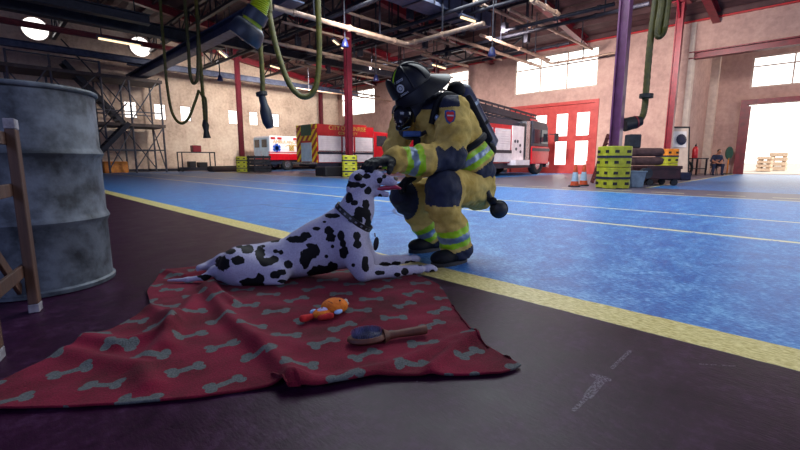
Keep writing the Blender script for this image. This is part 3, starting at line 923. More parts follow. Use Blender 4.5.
def wheel(t, x, y, r, side=-1, w=.28):
    R = Matrix.Rotation(math.pi / 2, 4, 'X')
    wl_ = MB().lathe([(r * .55, -w / 2), (r * .92, -w / 2), (r, -w * .3), (r, w * .3), (r * .92, w / 2), (r * .55, w / 2)], 24, (0, 0, 0), 0, R).build('wheel', M_tyre, t, smooth=True, loc=(x, y, r))
    MB().lathe([(0, -w * .3), (r * .3, -w * .42), (r * .34, -w * .25), (r * .5, -w * .3), (r * .57, -w * .48), (r * .57, w * .4), (0, w * .4)], 20, (0, 0, 0), 0, R).build('hub', M_chrome, wl_, smooth=True)

# ---- ambulance
def ambulance():
    L, Wd, Hh = 4.9, 1.9, 2.0
    a = onY(270.5, 168, 22.6)
    t = thing('ambulance', 'white and red ambulance with a blue star, far left against the wall', 'ambulance', (a.x, 22.6, 0))
    # box body spans x 0..3.1, y 0..Wd
    MB().bb((0, 0, .62), (3.1, Wd, Hh)).build('body', M_vwhite, t, bevel=.05)
    MB().bb((-.01, .03, .66), (0.0, Wd - .03, Hh - .1)).bb((-.03, .12, .72), (-.01, .97, 1.9)).bb((-.03, 1.03, .72), (-.01, 1.88, 1.9)).build('rear_door', M_paleblue, t)
    each(MB().bb((-.04, .25, 1.35), (-.03, .85, 1.8)).bb((-.04, 1.15, 1.35), (-.03, 1.75, 1.8)), 'rear_window', M_glass, t)
    MB().bb((-.02, -.02, .62), (3.12, Wd + .02, .98)).build('lower_band', M_red, t)
    MB().bb((-.02, -.025, 1.04), (3.12, Wd + .025, 1.09)).build('pinstripe', M_red, t)
    MB().bb((-.3, .05, .42), (0, Wd - .05, .55)).build('rear_step', M_navy, t)
    MB().bb((0, .06, .38), (4.75, Wd - .06, .62)).build('chassis', M_navy, t)
    MB().prism([(3.1, .6), (4.85, .6), (4.85, 1.12), (4.3, 1.22), (3.75, 1.88), (3.1, 1.92)], .08, Wd - .08, 'y').build('cab', M_vwhite, t, bevel=.05)
    each(MB().prism([(3.22, 1.2), (4.15, 1.2), (3.72, 1.8), (3.22, 1.8)], .06, .08, 'y'), 'cab_window', M_glass, t)
    each(MB().bb((.10, -.03, 1.80), (.36, 0, 1.93)).bb((.52, -.03, 1.80), (.78, 0, 1.93)).bb((1.55, -.03, 1.80), (1.8, 0, 1.93)), 'marker_lamp', M_amber, t)
    text_mesh('lettering', 'AMBULANCE', .27, M_gold, t, (1.02, -.015, 1.66), (math.pi / 2, 0, 0), .006)
    st = MB()
    for k in range(3): st.box((.45, -.012, 1.30), (.16, .02, .50), 0, Matrix.Rotation(math.radians(60 * k), 3, 'Y'))
    st.build('blue_star', M_starblue, t)
    em = MB().torus((1.42, -.012, 1.32), .13, .03, Matrix.Rotation(math.pi / 2, 4, 'X'), 20, 6)
    for k in range(2): em.box((1.42, -.012, 1.32), (.08, .02, .42), 0, Matrix.Rotation(math.radians(45 + 90 * k), 3, 'Y'))
    em.tube([(1.02, -.012, 1.40), (1.16, -.012, 1.48), (1.42, -.012, 1.52), (1.68, -.012, 1.48), (1.8, -.012, 1.40)], .02, 6)
    em.build('gold_emblem', M_gold, t)
    for x in (1.15, 4.1):
        for y in (.16, Wd - .16): wheel(t, x, y, .38)
    return t
ambulance()

# ---- fire engine seen from its rear corner, red banner on the side
def engine_rear():
    y0 = 17.0; a = onY(318, 172, y0); Wd = 1.75; Hh = 2.3
    # length so that the body ends at photo x 373
    L = onY(373, 170, y0).x - a.x
    t = thing('fire_engine', 'red fire engine with a chevron back and silver shutters, seen from its rear corner', 'fire engine', (a.x, y0, 0), 0)
    MB().bb((0, .02, .48), (L, Wd, Hh - .06)).build('body', M_red, t, bevel=.02)
    MB().bb((0, -.04, 1.78), (L + .02, .0, Hh)).build('red_banner', M_red, t)
    text_mesh('lettering', 'CITY OF SUNRISE', .30, M_gold, t, (L * .52, -.05, 2.15), (math.pi / 2, 0, 0), .006)
    text_mesh('lettering', 'COMMUNITY', .20, M_gold, t, (L * .52, -.05, 1.91), (math.pi / 2, 0, 0), .006)
    n = [0, .40, .56, L / 2]
    xs = [(.06, L * .40), (L * .43, L * .62), (L * .66, L - .04)]
    for i, (u, v) in enumerate(xs):
        s_ = MB().bb((u, -.03, 1.0), (v, .0, 1.76)).build('shutter', M_rib, t)
        MB().bb((u, -.045, 1.0), (v, -.03, 1.07)).build('shutter_handle', M_chrome, s_)
        MB().bb((u, -.03, .52), (v, .0, .90)).build('locker_door', M_shutter, t)
    MB().bb((0, -.035, .90), (L, .0, 1.0)).build('rub_rail', M_navy, t)
    # back face
    bk = MB().bb((-.04, 0.0, .5), (0, .42, Hh)).bb((-.04, Wd - .42, .5), (0, Wd, Hh)).bb((-.04, .42, 1.55), (0, Wd - .42, 1.8))
    bk.build('chevron_panel', M_chev, t)
    MB().bb((-.05, .42, .55), (-.01, Wd - .42, 1.45)).build('rear_locker', M_paleblue, t)
    MB().bb((-.05, .45, 1.78), (-.01, Wd - .45, Hh)).build('rear_hatch', pm('green_hatch', '#24483a', '#2e5844', 6, .5), t)
    each(MB().bb((-.07, .1, 2.05), (-.04, .32, 2.2)).bb((-.07, Wd - .32, 2.05), (-.04, Wd - .1, 2.2)), 'tail_lamp', M_amber, t)
    MB().bb((-.35, .05, .42), (0, Wd - .05, .52)).build('rear_step', M_chrome, t)
    MB().bb((0, .1, .3), (L + 2.6, Wd - .1, .5)).build('chassis', M_navy, t)
    # crew cab beyond the body
    MB().prism([(L + .12, .5), (L + 2.2, .5), (L + 2.3, 1.3), (L + 2.05, 2.05), (L + .12, 2.12)], .03, Wd - .03, 'y').build('cab', M_red, t, bevel=.05)
    MB().bb((L, .06, .5), (L + .12, Wd - .06, 2.1)).build('pump_panel', M_chrome, t)
    each(MB().bb((L + .3, .01, 1.35), (L + 1.0, .03, 1.9)).bb((L + 1.15, .01, 1.35), (L + 1.9, .03, 1.9)), 'cab_window', M_glass, t)
    MB().bb((L - .5, .5, Hh - .05), (L - .1, 1.2, Hh + .1)).build('roof_box', M_navy, t)
    MB().bb((L * .55, .3, Hh - .05), (L * .95, .42, Hh + .12)).build('roof_rail', M_red, t)
    for x in (L * .5, L + 1.35):
        for y in (.2, Wd - .2): wheel(t, x, y, .46)
    return t
engine_rear()

# ---- ladder truck at right
def ladder_truck():
    y0 = 8.75; c = onY(548, 172, y0).x
    if c > XW - .35: c = XW - .35
    t = thing('ladder_truck', 'red and white ladder truck with a dark cab, in front of the red bay door', 'fire engine', (c, y0, 0))
    Wd = 2.3
    # cab from -1.35 to 0
    MB().prism([(-1.55, .45), (0, .45), (.06, 1.1), (-.02, 1.2), (-1.55, 1.2)], .02, Wd - .02, 'y').build('cab', M_red, t, bevel=.03)
    MB().prism([(-1.55, 1.2), (-.02, 1.2), (-.16, 2.05), (-.3, 2.2), (-1.55, 2.25)], .03, Wd - .03, 'y').build('cab_top', M_navy, t, bevel=.03)
    each(MB().bb((-1.42, .0, 1.32), (-.88, .03, 1.9)).prism([(-.78, 1.32), (-.16, 1.32), (-.28, 1.9), (-.78, 1.9)], 0, .03, 'y'), 'cab_window', M_glass, t)
    MB().prism([(-.03, 1.3), (-.15, 2.0), (-.10, 2.0), (.02, 1.3)], .15, Wd - .15, 'y').build('windscreen', M_glass, t)
    MB().bb((-1.5, .0, 1.0), (.05, .02, 1.12)).build('cab_stripe', M_navy, t)
    MB().bb((-.1, .05, .3), (.16, Wd - .05, .55)).build('bumper', M_chrome, t)
    m_ = MB().bar((-.1, 0, 1.75), (.1, -.25, 1.72), .03, .03).build('mirror_arm', M_black, t)
    MB().bb((.06, -.34, 1.42), (.14, -.18, 1.78)).build('mirror', M_black, m_)
    # body
    MB().bb((-7.2, .02, .5), (-2.25, Wd, 1.95)).build('body', M_red, t)
    each(MB().bb((-2.05, .03, .42), (-1.75, .5, 2.2)), 'grab_panel', M_chrome, t)
    MB().bb((-2.25, .06, .5), (-1.55, Wd - .06, 2.1)).build('pump_bay', M_black, t)
    MB().bb((-3.2, -.01, .55), (-2.3, .02, 1.95)).build('gauge_panel', M_shutter, t)
    g = MB()
    for x, z in ((-3.0, 1.35), (-2.8, 1.35), (-2.6, 1.2), (-2.9, 1.05), (-2.55, .95)): g.cyl((x, -.03, z), (x, -.01, z), .06, n=12)
    each(g, 'gauge', M_navy, t)
    for u, v in ((-4.4, -3.35), (-5.6, -4.6), (-6.9, -5.75)):
        MB().bb((u, -.02, 1.0), (v, .02, 1.8)).build('shutter', M_rib, t)
    MB().bb((-7.2, -.03, .55), (-3.25, .02, .88)).build('locker_strip', M_shutter, t)
    MB().bb((-7.2, -.035, .88), (-3.25, .0, 1.0)).build('rub_rail', M_navy, t)
    MB().bb((-3.3, -.25, .42), (-2.2, .1, .62)).build('side_step', M_vwhite, t)
    MB().bb((-7.1, .15, .3), (-.2, Wd - .15, .5)).build('chassis', M_navy, t)
    # ladder bed and ladder, sloping slightly down to the cab roof
    MB().bb((-7.0, .25, 1.95), (-1.7, Wd - .25, 2.2)).build('ladder_bed', M_navy, t)
    lad = thing('aerial_ladder', '', '', (0, 0, 0)); 
    for k in ('label', 'category'): del lad[k]
    lad.parent = t
    a, b = Vector((-7.6, 0, 2.62)), Vector((-.7, 0, 2.22))
    for y in (.35, Wd - .35):
        MB().bar(a + Vector((0, y, 0)), b + Vector((0, y, 0)), .08, .1).build('lower_rail', M_dark, lad)
        MB().bar(a + Vector((0, y, .12)), b + Vector((0, y, .12)), .03, .17).build('side_plate', M_dark, lad)
        MB().bar(a + Vector((0, y, .30)), b + Vector((0, y, .30)), .06, .07).build('upper_rail', M_dark, lad)
        s_ = MB()
        for i in range(17):
            f = i / 16; s_.bar(a.lerp(b, f) + Vector((0, y, 0)), a.lerp(b, min(1, f + .0)) + Vector((0, y, .30)), .04, .04, 0, (1, 0, 0))
        each(s_, 'upright', M_dark, lad)
    r_ = MB()
    for i in range(22):
        q = a.lerp(b, (i + .5) / 22); r_.bar(q + Vector((0, .35, 0)), q + Vector((0, Wd - .35, 0)), .04, .04)
    each(r_, 'rung', M_dark, lad)
    MB().bb((-2.2, .5, 2.2), (-1.2, Wd - .5, 2.4)).build('ladder_rest', M_dark, t)
    each(MB().bb((-1.2, .3, 2.25), (-.6, .7, 2.36)).bb((-1.2, 1.5, 2.25), (-.6, 1.9, 2.36)), 'beacon', M_amber, t)
    for x in (-.85, -5.0):
        for y in (.2, Wd - .2): wheel(t, x, y, .46)
    return t
ladder_truck()

# ------------------------------------------------------------------ scaffold tower with stairs, far left
M_scaf = pm('grey_scaffold_tube', '#4a4a52', '#5e5e68', 6, .5, .4)
M_plank = pm('worn_plank', '#4a4040', '#5e5450', 6, .8, 0, .2)
def scaffold():
    t = thing('scaffold', 'grey tube scaffold with two decks standing against the back wall', 'scaffold', (0, 0, 0))
    yf, yb = 23.6, 25.3
    xs = [onY(x, 150, yf).x for x in (18, 60, 108, 135, 165)]
    zt = 4.48
    for x in xs:
        for y in (yf, yb): MB().cyl((x, y, 0), (x, y, zt + (.55 if y == yf and x < 5.4 else .02)), .045, n=8).build('post', M_scaf, t)
    for z in (2.35, zt):
        d_ = MB().bb((xs[0] - .2 if z > 3 else xs[1], yf - .1, z - .14), (xs[-1] + .1, yb + .1, z)).build('deck', M_plank, t)
    for y in (yf, yb):
        for z in (2.9, 1.1, zt + .5):
            if z > 3 and y == yb: continue
            MB().cyl((xs[0], y, z), (xs[-1] if z < 4 else xs[2], y, z), .03, n=6).build('rail', M_scaf, t)
    for i in range(len(xs) - 1):
        for (z0, z1) in ((.2, 2.2), (2.5, 4.6)):
            MB().cyl((xs[i], yf, z0), (xs[i + 1], yf, z1), .028, n=6).build('brace', M_scaf, t)
            MB().cyl((xs[i + 1], yb, z0), (xs[i], yb, z1), .028, n=6).build('brace', M_scaf, t)
    MB().cyl((xs[-1], yf, .1), (xs[-1], yb, 2.3), .03, n=6).build('brace', M_scaf, t)
    return t
SCAF = scaffold()
def stair(a, b, label):
    t = thing('stair_flight', label, 'stairs', (0, 0, 0))
    for k_ in ('label', 'category'): del t[k_]
    t.parent = SCAF
    a = Vector(a); b = Vector(b)
    for s in (-.4, .4): MB().bar(a + Vector((0, s, 0)), b + Vector((0, s, 0)), .06, .2).build('stringer', M_dark, t)
    n = 12; m = MB()
    for i in range(n):
        q = a.lerp(b, (i + .5) / n); m.box(q, (.26, .76, .04))
    each(m, 'tread', M_dark, t)
    MB().cyl(a + Vector((0, -.4, .9)), b + Vector((0, -.4, .9)), .03, n=6).build('handrail', M_dark, t)
A = onY(62, 62, 24.4); B = onY(122, 119, 24.4)
stair((A.x, 24.4, A.z), (B.x, 24.4, 2.36), 'upper dark stair flight running down to the lower scaffold deck')
A = onY(128, 125, 23.0); B = onY(92, 163, 23.0)
stair((A.x, 23.1, 2.3), (B.x, 23.1, .6), 'lower dark stair flight under the scaffold deck')
# small things along the back wall
q = gnd(99, 171.2); t = thing('orange_barrier', 'small orange plastic barrier under the scaffold stair', 'barrier', (q.x, 24.6, 0))
MB().prism([(-.25, 0), (.25, 0), (.16, .55), (-.16, .55)], -.5, .5, 'x').build('barrier_body', M_orange, t, bevel=.03)
each(MB().bb((-.45, -.3, 0), (-.3, .3, .08)).bb((.3, -.3, 0), (.45, .3, .08)), 'foot', M_orange, t)
q = onY(197, 165, 24.3); t = thing('steel_trolley', 'low open steel trolley with a dark red box on top, by the back wall', 'trolley', (q.x, 24.3, 0), .0)
tw = .85; fr = MB()
for x in (-tw, tw):
    for y in (-.35, .35): fr.bar((x, y, .12), (x, y, 1.05), .05, .05, 0, (1, 0, 0))
each(fr, 'corner_post', M_dark, t)
fr = MB()
for z in (.2, 1.03):
    for y in (-.35, .35): fr.bar((-tw, y, z), (tw, y, z), .05, .05)
    for x in (-tw, tw): fr.bar((x, -.35, z), (x, .35, z), .05, .05)
each(fr, 'frame_bar', M_dark, t)
MB().bb((-tw, -.35, .17), (tw, .35, .21)).build('shelf', M_dark, t)
for x in (-tw, tw):
    for y in (-.3, .3): MB().cyl((x, y - .03, .07), (x, y + .03, .07), .07, n=12).build('castor', M_black, t)
tag(MB().bb((q.x - .22, 24.1, 1.06), (q.x + .22, 24.5, 1.40)).build('tool_box', M_redsteel, bevel=.02), 'dark red box on top of the steel trolley', 'box')
tag(MB().bb((q.x - .45, 24.1, .23), (q.x - .1, 24.5, .55)).build('tool_box', M_black, bevel=.02), 'black box on the trolley shelf, left one of the two', 'box')
tag(MB().bb((q.x + .05, 24.1, .23), (q.x + .5, 24.5, .5)).build('tool_box', M_black, bevel=.02), 'black box on the trolley shelf, right one of the two', 'box')
q = onY(228, 170, 23.0)
tag(MB().bb((q.x - .95, 22.7, 0), (q.x + .95, 23.5, .3)).build('folded_tarp', pm('dark_tarp', '#1c1214', '#2e1c1c', 5, .8, 0, .4), bevel=.1), 'dark folded tarp lying on the floor left of the far lime column guard', 'tarp')
# slatted dark crates between the far guard and the ambulance
M_crate = pm('dark_crate', '#23262e', '#343842', 7, .7, 0, .2)
def crate(loc, label, w=.95, d=.8, h=.85):
    t = thing('slatted_crate', label, 'crate', loc, 0, 'dark slatted crates')
    m = MB()
    for i in range(5):
        z = h * (i + .5) / 5
        m.bb((-w / 2, -d / 2, z - .06), (w / 2, -d / 2 + .03, z + .06)); m.bb((-w / 2, d / 2 - .03, z - .06), (w / 2, d / 2, z + .06))
        m.bb((-w / 2, -d / 2 + .03, z - .06), (-w / 2 + .03, d / 2 - .03, z + .06)); m.bb((w / 2 - .03, -d / 2 + .03, z - .06), (w / 2, d / 2 - .03, z + .06))
    each(m, 'slat', M_crate, t)
    m = MB()
    for x in (-w / 2 + .06, w / 2 - .06):
        for y in (-d / 2 + .06, d / 2 - .06): m.bb((x - .03, y - .03, 0), (x + .03, y + .03, h))
    each(m, 'corner_post', M_crate, t)
    MB().bb((-w / 2 + .03, -d / 2 + .03, .02), (w / 2 - .03, d / 2 - .03, .06)).build('crate_floor', M_crate, t)
q0 = onY(259.5, 170, 21.0)
crate((q0.x, 21.0, 0), 'dark slatted crate standing right against the far lime column guard')
# black spare hose reel box below the fire engine's side
q = onY(342, 176, 13.6)
tag(MB().bb((q.x - 1.0, 13.3, 0), (q.x + .75, 14.0, .36)).build('equipment_case', M_black, bevel=.04), 'long black equipment case on the floor in front of the fire engine shutters', 'case')

# ------------------------------------------------------------------ beside the purple column
def cone(x, y, label):
    t = thing('traffic_cone', label, 'traffic cone', (x, y, 0), .3, 'pair of traffic cones'); t.scale = (.62, .62, .70)
    Mo = pm('cone_orange', '#b4401c', '#cc5424', 6, .5)
    MB().box((0, 0, .02), (.42, .42, .04)).build('base', M_black, t, bevel=.012)
    MB().lathe([(.16, .04), (.135, .16), (.128, .18)], 20).build('lower_cone', Mo, t, smooth=True)
    MB().lathe([(.130, .18), (.086, .48)], 20).build('white_sleeve', M_paleblue, t, smooth=True)
    MB().lathe([(.085, .48), (.05, .72), (.035, .74), (0, .74)], 20).build('upper_cone', Mo, t, smooth=True)
q = gnd(574.5, 186.5); cone(q.x, q.y, 'left traffic cone of the pair, orange with a pale sleeve')
q = gnd(583.2, 185.6); cone(q.x, q.y, 'right traffic cone of the pair, nearer the lime column guard')
M_brownladder = pm('brown_ladder_wood', '#4a1c1c', '#6a2c28', 6, .6)
t = thing('leaning_ladder', 'dark red ladder leaning behind the purple column', 'ladder', (0, 0, 0))
a = W(px(596, 178, 11.2)); a.z = 0.02; b = W(px(612, 134, 11.6))
side = Vector((.7, -.7, 0)).normalized() * .0 + Vector((.28, .28, 0))
for s in (-1, 1): MB().bar(a + side * s * .55, b + side * s * .5, .05, .09, 0, (1, -1, 0)).build('rail', M_brownladder, t)
m = MB()
for i in range(8):
    p = a.lerp(b, (i + .7) / 8.4); m.cyl(p - side * .53, p + side * .53, .022, n=8)
each(m, 'rung', M_brownladder, t)
# brown sand bags / rolled pads
M_roll = pm('brown_canvas', '#4c3436', '#6a4c48', 6, .8, 0, .2)
c0 = W(px(631, 178, 11.5))
for i, (z, l, lab) in enumerate(((.12, .62, 'bottom'), (.355, .62, 'second'), (.59, .66, 'third'), (.825, .66, 'top'))):
    mb = MB(); d = Vector((S2, -S2, 0))
    o = MB().bb((-l, -.36, -.108), (l, .36, .108)).build('rolled_mat', M_roll, bevel=.09, seg=3)
    o.location = (c0.x, c0.y, z); o.rotation_euler = (0, 0, math.radians(-45))
    tag(o, {'bottom': 'brown canvas mat at the bottom of the stack behind the purple column', 'second': 'brown canvas mat second from the floor in the stack behind the purple column',
            'third': 'brown canvas mat second from the top of the stack behind the purple column', 'top': 'brown canvas mat topmost of the stack behind the purple column'}[lab], 'mat', 'stacked brown mats')
o = MB().bb((-.16, -.14, 0), (.16, .14, .36)).build('metal_canister', M_crate, bevel=.03)
p = W(px(632, 150, 11.5)); o.location = (p.x, p.y, .936); o.rotation_euler.z = -.78
tag(o, 'grey metal canister standing on top of the brown mats', 'canister')
p = W(px(632.5, 186, 9.75)); 
t = thing('plastic_bin', 'pale blue plastic bin pushed against the lime column guard', 'bin', (p.x, p.y, 0), -.78)
M_bin = pm('blue_grey_plastic', '#5a6c80', '#72869a', 6, .5)
MB().prism([(-.13, 0), (.13, 0), (.19, .36), (-.19, .36)], -.2, .2, 'y').build('bin_body', M_bin, t, bevel=.02)
MB().bb((-.2, -.22, .345), (.2, .22, .375)).build('bin_lid', M_bin, t, bevel=.01)
# dark red hose box on small wheels
p = W(px(655.5, 182, 10.55))
t = thing('hose_box', 'low dark red hose box on wheels in front of the orange guard', 'box', (p.x, p.y, 0), -.78)
M_box = pm('dark_red_board', '#2c1216', '#421c20', 5, .6, 0, .15)
MB().bb((-.42, -.3, .16), (.42, .3, .46)).build('box_body', M_box, t, bevel=.02)
MB().bb((-.44, -.32, .40), (.44, .32, .48)).build('box_lid', M_box, t, bevel=.015)
for x in (-.3, .3):
    for y in (-.24, .24): MB().cyl((x, y - .03, .08), (x, y + .03, .08), .08, n=14).build('wheel', M_black, t)
MB().cyl((-.42, -.34, .3), (-.42, -.2, .3), .13, n=18).build('hose_reel', M_crate, t)
for k, (x_, y_, w_, lab) in enumerate(((670, 180, .2, 'low black case on the floor right of the hose box'), (682, 180, .15, 'low blue black case on the floor below the leaning board'))):
    p = gnd(x_, y_)
    o = MB().bb((-w_, -.2, 0), (w_, .2, .16 + .08 * k)).build('tool_case', M_black if k == 0 else M_strap, bevel=.03)
    o.location = (p.x, p.y, 0); o.rotation_euler.z = -.78; tag(o, lab, 'case')
# leaning board with a framed dark picture
p0 = W(px(668, 174, 15.6)); 
t = thing('leaning_board', 'tall pale board with a dark picture, leaning on the wall by the crimson column', 'board', (p0.x + .28, p0.y - .28, 0), -.78 + .15)
t.rotation_euler = (math.radians(-6), 0, -.70)
MB().bb((-.33, -.03, .03), (.33, .03, 1.78)).build('panel', M_trim, t)
each(MB().bb((-.38, -.04, .02), (-.33, .04, 1.84)).bb((.33, -.04, .02), (.38, .04, 1.84)).bb((-.33, -.04, 1.78), (.33, .04, 1.84)), 'frame_bar', M_black, t)
MB().bb((-.28, -.055, 1.08), (.24, -.03, 1.66)).build('picture', M_white, t)
MB().lathe([(0, -.01), (.18, -.01), (.2, .02), (.12, .05), (0, .05)], 14, (.02, -.06, 1.36), 0, Matrix.Rotation(math.pi / 2, 4, 'X')).build('dark_motif', M_strap, t)
# table and extinguisher in the side bay
p = gnd(694, 173.2); p = Vector((20.6, 3.55, 0)) if False else W(px(694, 170, 17.6)); TX, TY = p.x, p.y
t = thing('metal_table', 'small dark metal table against the sunlit wall', 'table', (TX, TY, 0), -.5)
MB().bb((-.42, -.25, .66), (.42, .25, .70)).build('tabletop', M_dark, t)
for x in (-.38, .38):
    for y in (-.2, .2): MB().bb((x - .025, y - .025, 0), (x + .025, y + .025, .66)).build('leg', M_dark, t)
MB().bb((-.36, -.2, .25), (.36, .2, .28)).build('lower_shelf', M_dark, t)
t = thing('fire_extinguisher', 'small red fire extinguisher standing on the dark metal table', 'fire extinguisher', (TX - .02, TY + .02, .70), 0)
MB().lathe([(0, 0), (.1, 0), (.105, .03), (.105, .36), (.07, .44), (.035, .47), (0, .47)], 18).build('cylinder', M_redbright, t, smooth=True)
MB().bb((-.03, -.03, .47), (.03, .03, .53)).bar((-.02, 0, .54), (.13, 0, .58), .03, .02).build('valve', M_black, t)
MB().tube(smooth_path([(.03, 0, .5), (.12, -.03, .45), (.13, -.05, .25), (.12, -.05, .15)]), .014, 6).build('hose', M_black, t)
o = MB().torus((0, 0, .3), .25, .05, Matrix.Rotation(math.pi / 2, 4, 'X') , 20, 8).build('spare_tyre', M_tyre, smooth=True)
p = W(px(686, 173, 16.6)); o.location = (p.x, p.y, 0); o.rotation_euler.z = -.6
tag(o, 'small black tyre standing on edge beside the dark metal table', 'tyre')
# green round sign on a stand
p = onX(727, 172, 23.4); p.z = 0
t = thing('floor_sign', 'round green sign on a thin yellow post near the open bay door', 'sign', p, -.6)
M_green = pm('sign_green', '#0f3a2c', '#184c38', 6, .5)
MB().lathe([(0, 0), (.2, 0), (.2, .04), (0, .04)], 20).build('foot', M_green, t)
MB().cyl((0, 0, .04), (0, 0, .72), .025, n=8).build('post', M_orange, t)
MB().lathe([(0, -.02), (.24, -.02), (.24, .02), (0, .02)], 24, (0, 0, .92), 0, Matrix.Diagonal((.8, 1, 1.15, 1)) @ Matrix.Rotation(math.pi / 2, 4, 'X')).build('sign_disc', M_green, t)
# pale stacked pallets and a low pale building out in the yard
M_pale = pm('pale_sand_block', '#d0b8a0', '#e0ccb4', 4, .9)
def block(px0, px1, ytop, X, label, name='pallet_stack'):
    a = onX(px0, 165, X); b = onX(px1, 165, X); z = onX((px0 + px1) / 2, ytop, X).z
    y0, y1 = min(a.y, b.y), max(a.y, b.y)
    t = thing(name, label, 'pallets' if 'pallet' in name else 'building', (X, (y0 + y1) / 2, 0))
    n = 4; w = (y1 - y0)
    for i in range(n):
        MB().bb((0, -w / 2, z * i / n + .02), (1.4, w / 2, z * (i + 1) / n - .04)).build('layer', M_pale, t, bevel=.02)
        each(MB().bb((.1, -w / 2 + .05, z * (i + 1) / n - .04), (1.3, -w / 2 + .2, z * (i + 1) / n + .02)).bb((.1, w / 2 - .2, z * (i + 1) / n - .04), (1.3, w / 2 - .05, z * (i + 1) / n + .02)), 'spacer', M_pale, t) if i < n - 1 else None
block(756, 771, 156, 30.0, 'pale stack of pallets out in the yard, left one through the open bay door')
block(768, 786, 152, 33.0, 'pale taller stack of pallets out in the yard, right one through the open bay door')
# ------------------------------------------------------------------ steel drum
M_drum = pm('weathered_galvanised_steel', '#262c34', '#626a76', 8, .6, .15, .35, 14, lo=.36, hi=.64)
c = W((-1.815, 2.065, 0)); R_ = .298; Ht = .952
t = thing('steel_drum', 'big weathered blue grey steel drum standing at left behind the wooden frame', 'drum', (c.x, c.y, 0), 0)
prof = [(R_ - .012, .0), (R_ + .010, .004), (R_ + .012, .022), (R_, .03)]
for zz in (.335, .650):
    prof += [(R_, zz - .03), (R_ + .008, zz - .015), (R_ + .014, zz), (R_ + .008, zz + .015), (R_, zz + .03)]
prof += [(R_, Ht - .02)]
MB().lathe(prof, 72).build('drum_wall', M_drum, t, smooth=True)
MB().torus((0, 0, Ht - .01), R_ + .002, .013, None, 72, 10).build('top_rim', M_drum, t, smooth=True)
MB().lathe([(0, Ht - .03), (R_ - .005, Ht - .03), (R_ - .005, Ht - .02), (0, Ht - .02)], 48).build('lid', M_drum, t)
each(MB().cyl((.12, .1, Ht - .02), (.12, .1, Ht), .035, n=16).cyl((-.16, -.12, Ht - .02), (-.16, -.12, Ht), .02, n=14), 'bung', M_dark, t)

# ------------------------------------------------------------------ wooden frame at the left edge
def wood_material(name, a, b):
    m = Mat(name, .62)
    n = m.noise(7, 5, .65, (1, 1, .12)) * .7 + m.noise(50, 3, .6, (1, 1, .05)) * .3
    m.color(m.ramp(n, [(.34, a), (.66, b)])); m.bump(n, .4, .004); return m.m
M_wood = wood_material('dark_weathered_timber', '#281610', '#583a2c')
M_tip = pm('worn_white_paint', '#625e66', '#8c8890', 20, .7, 0, .2)
P1 = cgnd(36, 311); P2 = cgnd(1, 354); 
# frame plane: u along P1->P2 (towards the camera and left), v up with a slight lean
U = (P2 - P1); U.z = 0; U.normalize()
top = px(10, 119, P1.y + .03)
V = (Vector(top) - P1).normalized(); Hf = (Vector(top) - P1).length
t = thing('wooden_frame', 'dark timber A-frame barrier with worn white tips, at the left edge', 'barrier', W(P1))
def fp(u, v, o=0.0):
    n = U.cross(V).normalized(); p = U * u + V * v + n * o
    return Vector(((p.x + p.y) * S2, (p.y - p.x) * S2, p.z))
nrm = fp(0, 0, 1)
gap = .50
for u in (0, gap):
    MB().bar(fp(u, .035), fp(u, Hf - .04), .056, .034, 0, nrm).build('upright', M_wood, t, bevel=.004)
    for a, b in ((0, .035), (Hf - .04, Hf)):
        MB().bar(fp(u, a), fp(u, b), .058, .036, 0, nrm).build('painted_tip', M_tip, t, bevel=.003)
for v in (.14, .40, .56):
    MB().bar(fp(-.01, v * Hf / .62, .022), fp(gap + .02, v * Hf / .62, .022), .05, .014, 0, nrm).build('rail', M_wood, t, bevel=.003)
MB().bar(fp(.02, .10, .036), fp(gap - .02, .40 * Hf / .62, .036), .045, .014, 0, nrm).build('diagonal_brace', M_wood, t, bevel=.003)

# ------------------------------------------------------------------ blanket
def blanket_material():
    m = Mat('red_fleece_with_grey_bones', .9, 0, .2)
    X, Y, Z = m.xyz()
    w, h = .205, .125
    wob = (m.noise(14, 2) - .5) * .02
    # the pattern runs at a slant across the cloth
    ca, sa = math.cos(.42), math.sin(.42)
    U_ = X * ca + Y * sa + wob; V_ = Y * ca - X * sa + wob
    row = (V_ / h).floor()
    us = U_ / w + row.mod(2) * .5
    col = us.floor()
    fu = (us - col - .5) * w; fv = (V_ / h - row - .5) * h
    sg = (row + col).mod(2) * 2 - 1
    a = .30
    xr = fu * math.cos(a) + fv * sg * math.sin(a)
    yr = fv * math.cos(a) - fu * sg * math.sin(a)
    x = xr.abs(); y = yr.abs()
    shaft = (x - .034).max(y - .0125)
    dx = x - .038; dy = y - .0125
    knob = (dx * dx + dy * dy).sqrt() - .0165
    bone = (shaft.min(knob) + (m.noise(60, 2) - .5) * .006).lt(0)
    fz = m.noise(220, 2, .6)
    red = m.ramp(m.noise(5, 4) * .6 + fz * .4, [(.38, '#420312'), (.62, '#70082a')])
    gry = m.ramp(fz, [(.35, '#3c4042'), (.65, '#565a5c')])
    m.color(m.mix(bone, red, gry)); m.bump(fz, .5, .003)
    m.b.inputs['Sheen Weight'].default_value = .02
    return m.m
M_blanket = blanket_material()
def resample(poly, n):
    P = np.array(poly); L = np.r_[0, np.cumsum(np.linalg.norm(np.diff(P, axis=0), axis=1))]
    s = np.linspace(0, L[-1], n); return np.stack([np.interp(s, L, P[:, k]) for k in range(P.shape[1])], 1)
